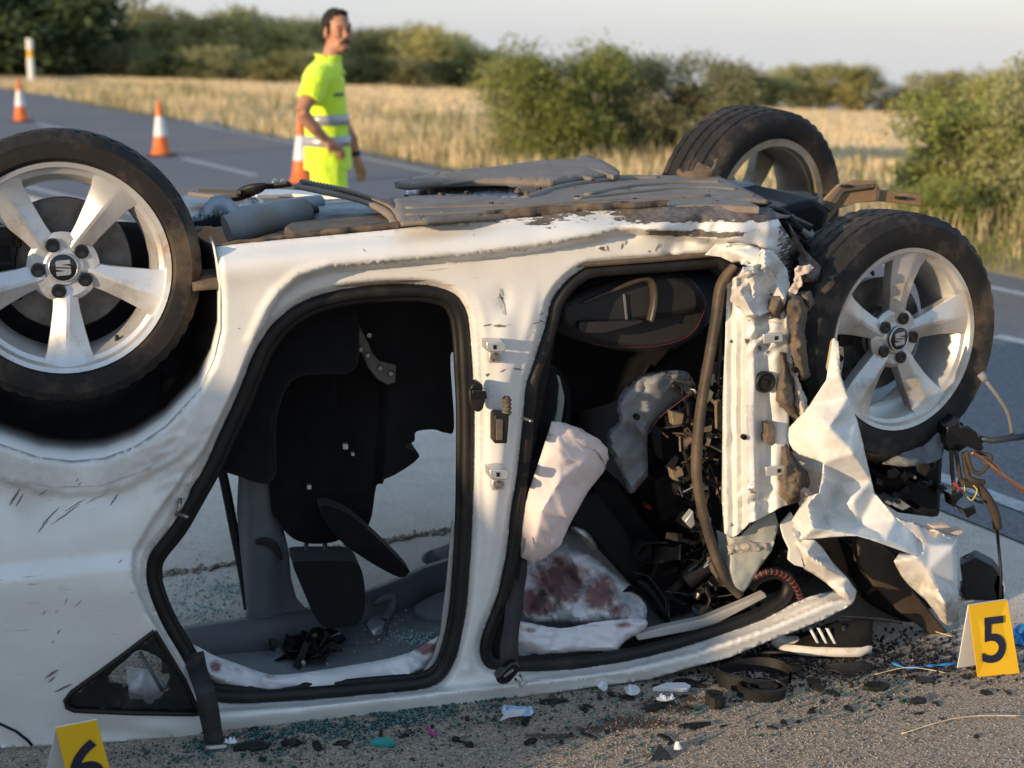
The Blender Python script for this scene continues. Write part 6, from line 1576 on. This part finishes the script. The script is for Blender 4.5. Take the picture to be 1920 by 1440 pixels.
# sneaker under the roof rail: lofted upper on a thick pale sole
def shoe():
    heel, toe = G(1632, 1230, .0), G(1445, 1222, .0)
    ax = (toe - heel); L_ = ax.length; ax.normalize(); sd = Vector((-ax.y, ax.x, 0))
    if sd.dot(CAM - heel) < 0: sd = -sd
    e = empty('sneaker', (heel + toe) / 2, 'black sneaker with white sole and three white stripes lying under the roof rail', 'shoe')
    m = MB(); n = 18; st = []
    for i in range(n + 1):
        f = i / n; w = .030 + .016 * sin(pi * min(1, f * 1.15)) + (.004 if f > .55 else 0); w *= (1 if .06 < f < .92 else .72)
        st.append((f, w))
    U = 14
    for f, w in st:
        c = heel + ax * (L_ * f)
        zt = .042 + .010 * (1 - f) + (.02 * max(0, f - .85) / .15)
        z0 = .0 + .022 * max(0, (f - .82) / .18) ** 1.5 + .012 * max(0, (.1 - f) / .1)
        for k in range(U):
            a = 2 * pi * k / U; m.v.append(c + sd * cos(a) * w * 1.08 + Vector((0, 0, (zt + z0) / 2 + sin(a) * (zt - z0) / 2)))
    for i in range(n):
        for k in range(U): m.f.append((i * U + k, i * U + (k + 1) % U, (i + 1) * U + (k + 1) % U, (i + 1) * U + k))
    m.f += [tuple(range(U)), tuple(n * U + k for k in reversed(range(U)))]
    m.build('sole', pmat('white_sole', (.66, .62, .56), (.55, .50, .44), 20, .7, dirt=(.3, .24, .18), dscale=20, damt=(.55, .75)), e, orient=True)
    m = MB()
    for f, w in st:
        c = heel + ax * (L_ * f); zt = .046
        h = (.112 if f < .12 else .112 - .01 * sst(.12, .3, f) - .060 * sst(.3, .85, f))
        for k in range(U):
            a = pi * k / (U - 1); sx = cos(a); m.v.append(c + sd * (abs(sx) ** .8 * (1 if sx > 0 else -1)) * w * (1.0 - .35 * sin(a) ** 2) + Vector((0, 0, zt - .006 + (h - zt) * max(0, sin(a)) ** .7)))
    for i in range(n):
        for k in range(U - 1): m.f.append((i * U + k, i * U + k + 1, (i + 1) * U + k + 1, (i + 1) * U + k))
    m.f += [tuple(range(U)), tuple(n * U + k for k in reversed(range(U)))]
    up = m.build('upper', pmat('black_knit', (.007, .0068, .007), (.012, .011, .011), 60, .85, spec=.2, bstr=.5, bscale=400), e, orient=True)
    for k in range(3):
        f0 = .42 + k * .085
        V = []
        for z, sh, off in ((.052, -.045, .0475), (.092, .05, .0375)):
            for d in (-.016, .016):
                c = heel + ax * (L_ * (f0 + sh * .9 + d)); V.append(c + sd * off + Vector((0, 0, z)))
        mk('stripe', [V[0], V[1], V[3], V[2]], [(0, 1, 2, 3)], M_white, up, solid=.003, off=0)
shoe()
# torn frame rail lying across the shoe
e = empty('bent_metal_frame', G(1540, 1225, 0), 'thin black metal frame bent over the sneaker', 'frame')
m = MB(); m.tube([G(1420, 1222, .02), G(1500, 1226, .012), G(1583, 1226, .012)], .007, 6); m.build('frame_bar', M_shardb, e)
m = MB(); m.tube([G(1583, 1226, .012), D(1582, 1172, G(1583, 1226, .012).y)], .008, 6); m.build('frame_upright', M_shardb, e)
# black ring housing in two pieces
c0 = G(1412, 1278, 0); e = empty('broken_ring_housing', c0, 'broken black plastic ring housing on the gravel before the roof rail', 'plastic ring')
m = MB()
for rx, h in ((.094, .034),):
    n = 40; prof = [(1.0, 0), (1.02, h), (.95, h + .004), (.93, .0)]
    for i in range(n + 1):
        a = radians(-10 + 340 * i / n)
        for r, z in prof: m.v.append(c0 + Vector((cos(a) * rx * r * 1.06, sin(a) * rx * r * .75, z * (1 + .15 * sin(a * 2)))))
    for i in range(n):
        for k in range(4): m.f.append((i * 4 + k, i * 4 + (k + 1) % 4, (i + 1) * 4 + (k + 1) % 4, (i + 1) * 4 + k))
m.build('outer_ring', M_shardb, e, orient=True, sharp=40)
c1 = G(1428, 1305, 0); m = MB(); m.lathe([(.055, 0), (.060, .03), (.052, .034), (.048, .01), (.04, .01), (.038, .03), (.030, .03), (.028, 0)], Matrix.Translation(c1) @ Matrix.Diagonal((1.1, .75, 1, 1)), 30); m.build('inner_ring', M_shardb, e, orient=True, sharp=40)
for i, q in enumerate((irr(1340, 1298, 22, 8), irr(1345, 1306, 16, 5), irr(1440, 1285, 22, 6))):
    a = [G(x, y, .03) for x, y in q]; n = len(a)
    mk('ring_lug', a + [p - Vector((0, 0, .03)) for p in a], [tuple(range(n)), tuple(reversed(range(n, 2 * n)))] + [(k, (k + 1) % n, (k + 1) % n + n, k + n) for k in range(n)], M_shardb, e, orient=True, smooth=False)
# headlamp remains at the right
e = empty('smashed_headlamp', G(1835, 1125, 0), 'smashed headlamp with wires spilling out behind marker 5', 'headlamp')
def lp_(name, q, z0, z1, mat, lift=0.0):
    a = [G(x, y, 0) for x, y in q]
    yb = max(y for x, y in q); Yb = G(q[0][0], yb, 0).y
    f = [D(x, y, Yb) for x, y in q]; n = len(f)
    V = f + [p + Vector((.02, .07, 0)) for p in f]
    return mk(name, V, [tuple(range(n)), tuple(reversed(range(n, 2 * n)))] + [(k, (k + 1) % n, (k + 1) % n + n, k + n) for k in range(n)], mat, e, orient=True, smooth=False, bevel=.003)
lp_('lamp_body', [(1800, 1060), (1830, 1045), (1862, 1062), (1875, 1078), (1884, 1100), (1884, 1126), (1810, 1126)], 0, 0, M_shardb)
lp_('lamp_fin', [(1800, 1106), (1812, 1096), (1852, 1058), (1862, 1064), (1818, 1116), (1806, 1120)], 0, 0, M_brown)
lp_('lamp_lens', [(1868, 1078), (1878, 1076), (1886, 1100), (1885, 1126), (1868, 1126), (1862, 1100)], 0, 0, pmat('scuffed_lens', (.30, .34, .40), (.22, .26, .32), 12, .15, spec=.8, dirt=(.4, .4, .4), dscale=14, damt=(.6, .75)))
for i in range(7):
    m = MB(); m.tube(catmull([D(1800 + random.uniform(0, 12), 1048 + i * 4, 4.3), D(1818 + random.uniform(-6, 6), 1040 + i * 5, 4.25), D(1838 + random.uniform(-4, 8), 1052 + i * 3, 4.27)], 5), .0022, 6)
    m.build('lamp_wire', random.choice([M_wire, M_cop, M_cap]), e)
# papers, gloves, shards: every one its own thing
random.seed(33)
def crumple(name, px, py, wpx, hpx, mat, label, cat, amp=.02, seed=0, z=.012, group=None):
    poly = cm2(irr(px, py, wpx / 2, hpx / 2, 9), 3, True)
    V, Fc = cdt_region(poly, [], max(2.2, wpx / 22))
    P = [G(x, y, 0) + Vector((0, 0, z + amp * abs(ns(x, y, 1.5 / max(hpx, 8), seed)) * 2.2 * sst(0, 4, dseg(x, y, poly, True)))) for x, y in V]
    o = mk(name, P, Fc, mat, None, solid=.0015, off=0, smooth=False)
    return tag(o, label, cat, group)
M_maskb = pmat('pale_blue_cloth', (.42, .55, .72), (.35, .47, .64), 20, .8, bstr=.4)
o = crumple('paper_mask', 968, 1342, 62, 26, M_maskb, 'crumpled pale blue and white mask on the gravel below the roof rail', 'mask', .016, 3)
mk('mask_lining', [G(x, y, .02 + .015 * random.random()) for x, y in ((938, 1352), (950, 1332), (985, 1330), (978, 1342), (955, 1345))], [(0, 1, 4), (1, 2, 3, 4)], M_paper, o, solid=.001, smooth=False)
for (x, y, w, h, lb, sd) in [(1130, 1294, 26, 20, 'small grey crumpled paper scrap touching the roof rail', 1), (1186, 1302, 38, 24, 'white torn lump of paper left of the white shard', 2), (1246, 1318, 42, 12, 'bluish white tissue scrap behind the dark stain', 4), (1270, 1411, 20, 10, 'tiny white scrap at the bottom edge beside a black wedge', 6), (432, 1400, 30, 8, 'white folded sliver beside the rear belt tongue', 8)]:
    crumple('paper_scrap', x, y, w, h, M_paper, lb, 'paper', .018, sd)
on_ground([(1222, 1297), (1250, 1287), (1284, 1287), (1296, 1293), (1288, 1299), (1250, 1297)], .0, .012, 'white_trim_shard', M_paper, 'curved white plastic shard lying in front of the roof rail', 'shard', None, .002)
crumple('blue_glove', 1912, 1198, 40, 48, M_bluec, 'bright blue glove at the right edge beside marker 5', 'glove', .035, 12)
crumple('blue_glove', 1660, 1068, 30, 60, M_bluec, 'blue glove caught in the dark gap behind the bumper corner', 'glove', .03, 13).location.z += .12
m = MB(); m.tube(catmull([G(1675, 1243, .006), G(1700, 1252, .008), G(1735, 1249, .006), G(1760, 1247, .008), G(1795, 1244, .006)], 6), [.008 + .004 * sin(i) for i in range(25)], 6, flat=.4); tag(m.build('blue_ribbon', M_bluec, None), 'flat blue plastic ribbon on the ground left of marker 5', 'ribbon')
m = MB(); m.tube(catmull([G(802, 1362, .005), G(806, 1370, .006), G(812, 1378, .005), G(818, 1375, .005)], 5), .0035, 6); tag(m.build('pink_clip', pmat('pink_plastic', (.55, .03, .22), None, 9, .5), None), 'tiny hook shaped pink piece of plastic on the gravel', 'clip')
on_ground(irr(720, 1397, 26, 7, 8), 0, .012, 'teal_trim_piece', pmat('teal_plastic', (.03, .30, .26), (.02, .2, .18), 30, .5), 'small teal green plastic piece left of the pink one', 'shard')
# dark wedge and named larger shards
def wedge(q, z, lb, nm='plastic_shard'):
    a = [G(x, y, 0) for x, y in q]; top = a[0].copy(); c = sum(a, Vector()) / len(a); apex = c + Vector((-.005, .008, z)); n = len(a)
    o = mk(nm, a + [apex], [tuple(reversed(range(n)))] + [(i, (i + 1) % n, n) for i in range(n)], M_shardb, None, orient=True, smooth=False)
    return tag(o, lb, 'shard')
wedge([(1218, 1427), (1262, 1425), (1254, 1412), (1228, 1410)], .03, 'pointed black wedge of plastic at the bottom of the photo')
NAMED = [(1300, 1362, 38, 5, -.05, 'long thin black bar shard on the gravel in front of the ring housing'), (640, 1395, 16, 6, 0, 'small black block left of the teal piece'), (1720, 1318, 18, 6, -.1, 'slim black sliver below marker 5'), (1590, 1257, 46, 14, -.05, 'large flat black plate under the sneaker heel'),
         (1480, 1258, 40, 10, -.1, 'black plate right of the ring housing'), (1530, 1282, 22, 9, .2, 'black lump right of the ring housing'), (1225, 1330, 24, 7, -.1, 'black strip lying in the dark stain'), (985, 1357, 9, 6, 0, 'black nub stuck to the crumpled mask'), (1035, 1318, 28, 6, -.1, 'black splinter right of the crumpled mask'),
         (1735, 1277, 22, 7, 0, 'dark chip to the left of marker 5'), (1295, 1283, 34, 9, .1, 'grey crushed strip under the roof rail'), (545, 1396, 22, 8, 0, 'dark lump among the green glass under the rear door opening'), (470, 1402, 40, 9, -.1, 'black flap of trim beside the rear belt tongue'), (1850, 1300, 14, 5, .1, 'black chip in front of marker 5'),
         (1105, 1380, 20, 4, .3, 'thin dark splinter in front of the stain'), (1640, 1290, 30, 8, 0, 'black fragment below the blue ribbon'), (1560, 1300, 16, 6, .3, 'dark chip below the flat black plate')]
for (x, y, rx, ry, ro, lb) in NAMED:
    on_ground(irr(x, y, rx, ry, 11, ro), 0, random.uniform(.003, .010), 'plastic_shard', M_shardb, lb, 'shard', None, .0008, .003)
SG = 'small black plastic chips scattered on the gravel'
chips = []
for i in range(6):
    q = irr(0, 0, 1, .6, random.randint(5, 8)); V = [Vector((x * .012, y * .012, random.uniform(.0012, .0045))) for x, y in q] + [Vector((x * .0125, y * .0125, 0)) for x, y in q]; n = len(q)
    me = bpy.data.meshes.new('plastic_chip'); me.from_pydata(V, [], [tuple(range(n)), tuple(reversed(range(n, 2 * n)))] + [(k, (k + 1) % n, (k + 1) % n + n, k + n) for k in range(n)])
    bm = bmesh.new(); bm.from_mesh(me); bmesh.ops.recalc_face_normals(bm, faces=bm.faces); bm.to_mesh(me); bm.free()
    me.materials.append(M_shardb); chips.append(me)
for i in range(150):
    if i < 90: x, y = random.uniform(960, 1900), random.gauss(1300, 40)
    else: x, y = random.uniform(440, 1500), random.gauss(1385, 30)
    if y > 1436: y = random.uniform(1330, 1430)
    if y < 1345 - (x - 420) * .21 if x < 1500 else y < 1215: y = 1350 + random.uniform(0, 60)
    o = bpy.data.objects.new('plastic_chip', chips[i % 6]); p = G(x, y, .001)
    o.location = p; o.rotation_euler = (0, 0, random.uniform(0, 6)); s = random.choice((.3, .45, .6, .8, 1.1, 1.5)) * random.uniform(.8, 1.2); o.scale = (s * random.uniform(.7, 1.6), s, s)
    COL.objects.link(o); tag(o, 'small black chip of broken plastic on the gravel', 'shard', SG)
# green tempered-glass crumbs: uncountable
def crumbs(name, n, pick, s0, s1, mat, seed):
    rnd = random.Random(seed); V = []; F = []
    for i in range(n):
        p = pick(rnd)
        if p is None: continue
        s = rnd.uniform(s0, s1); R = Matrix.Rotation(rnd.uniform(0, 6), 3, Vector((rnd.gauss(0, 1), rnd.gauss(0, 1), rnd.gauss(0, 1) + .01)).normalized()); k = len(V)
        sx, sy, sz = s * rnd.uniform(.6, 1.4), s * rnd.uniform(.6, 1.4), s * rnd.uniform(.4, .9)
        for z in (-1, 1):
            for y in (-1, 1):
                for x in (-1, 1): V.append(p + Vector((0, 0, s * .5)) + R @ Vector((x * sx / 2, y * sy / 2, z * sz / 2)))
        F += [tuple(k + q for q in f) for f in ((0, 2, 3, 1), (4, 5, 7, 6), (0, 1, 5, 4), (2, 6, 7, 3), (0, 4, 6, 2), (1, 3, 7, 5))]
    me = bpy.data.meshes.new(name); me.from_pydata(V, [], F); me.materials.append(mat); me.update()
    o = bpy.data.objects.new(name, me); COL.objects.link(o); return tag(o, kind='stuff')
def pick_near(r):
    if r.random() < .68:
        x = r.gauss(640, 190); yb = 1398 - (x - 386) * .152; y = yb - 14 + abs(r.gauss(0, 26))
    elif r.random() < .6:
        x = r.uniform(900, 1700); y = r.gauss(1305, 32)
        if y < 1240: return None
    else:
        x, y = r.uniform(350, 1250), r.uniform(1345, 1445)
    if noise.noise(Vector((x * .02, y * .05, 2))) < -.12 and r.random() < .8: return None
    return G(x, y, 0)
M_teald = pmat('dark_glass_shards', (.035, .085, .078), (.015, .045, .045), 60, .12, spec=.8)
crumbs('glass_crumbs', 3600, pick_near, .0025, .0065, M_teald, 1)
crumbs('glass_crumbs', 1100, pick_near, .002, .0055, M_teal, 11)
M_teal2 = pmat('pale_glass_crumbs', (.30, .50, .50), (.22, .42, .42), 60, .15, spec=.8)
def pick_far(r):
    a = r.random()
    x, y = (r.gauss(430, 26), r.gauss(1105, 12)) if a < .4 else ((r.gauss(370, 40), r.gauss(1145, 14)) if a < .7 else (r.gauss(350, 50), r.gauss(1100, 24)))
    return G(x, y, 0)
crumbs('glass_crumbs', 420, pick_far, .002, .006, M_teal2, 2)
def pick_lin(r):
    x, y = (r.gauss(790, 22), r.gauss(1198, 8)) if r.random() < .6 else (r.gauss(740, 50), r.gauss(1190, 22))
    return G(x, y, .045)
crumbs('glass_crumbs', 260, pick_lin, .0018, .004, M_teal2, 3)
M_grav = pmat('loose_gravel', (.42, .33, .25), (.22, .175, .135), 40, .9)
M_gravd = pmat('dark_gravel', (.07, .062, .056), (.12, .10, .085), 40, .9)
def pick_grav(r):
    x, y = r.uniform(-60, 2000), 1150 + 330 * r.random() ** .8
    p = G(x, y, 0)
    if noise.noise(Vector((p.x * 3, p.y * 3, 1))) < -.2 and r.random() < .7: return None
    return p - Vector((0, 0, .001))
crumbs('gravel', 10000, pick_grav, .0015, .0040, M_grav, 5)
crumbs('gravel', 5000, pick_grav, .0015, .0042, M_gravd, 6)
def pick_soil(r):
    x, y = r.gauss(1560, 170), r.gauss(1235, 26)
    if y < 1165: return None
    return G(x, y, 0)
crumbs('crash_debris', 2600, pick_soil, .002, .008, M_shardb, 7)
# straw stalks
random.seed(44)
for i, (a, b, lb) in enumerate((((1690, 1376), (1915, 1342), 'long dry grass stalk lying on the gravel at the lower right'), ((1640, 1265), (1775, 1262), 'dry straw below the blue ribbon'), ((1570, 1155), (1790, 1195), 'thin straw stuck under the bumper corner'))):
    p, q = G(a[0], a[1], .004), G(b[0], b[1], .004); md = (p + q) / 2 + Vector((0, .02, .01))
    m = MB(); m.tube(catmull([p, md, q], 6), .0012, 5); tag(m.build('straw_stalk', M_dry, None), lb, 'straw')
# weeds along the crack seen through the cabin
def pick_crack(r):
    x = r.uniform(260, 900); y = 1080 - (x - 300) * .155 + r.gauss(0, 2.5)
    return G(x, y, 0)
crumbs('crack_litter', 500, pick_crack, .004, .012, M_grav, 9)
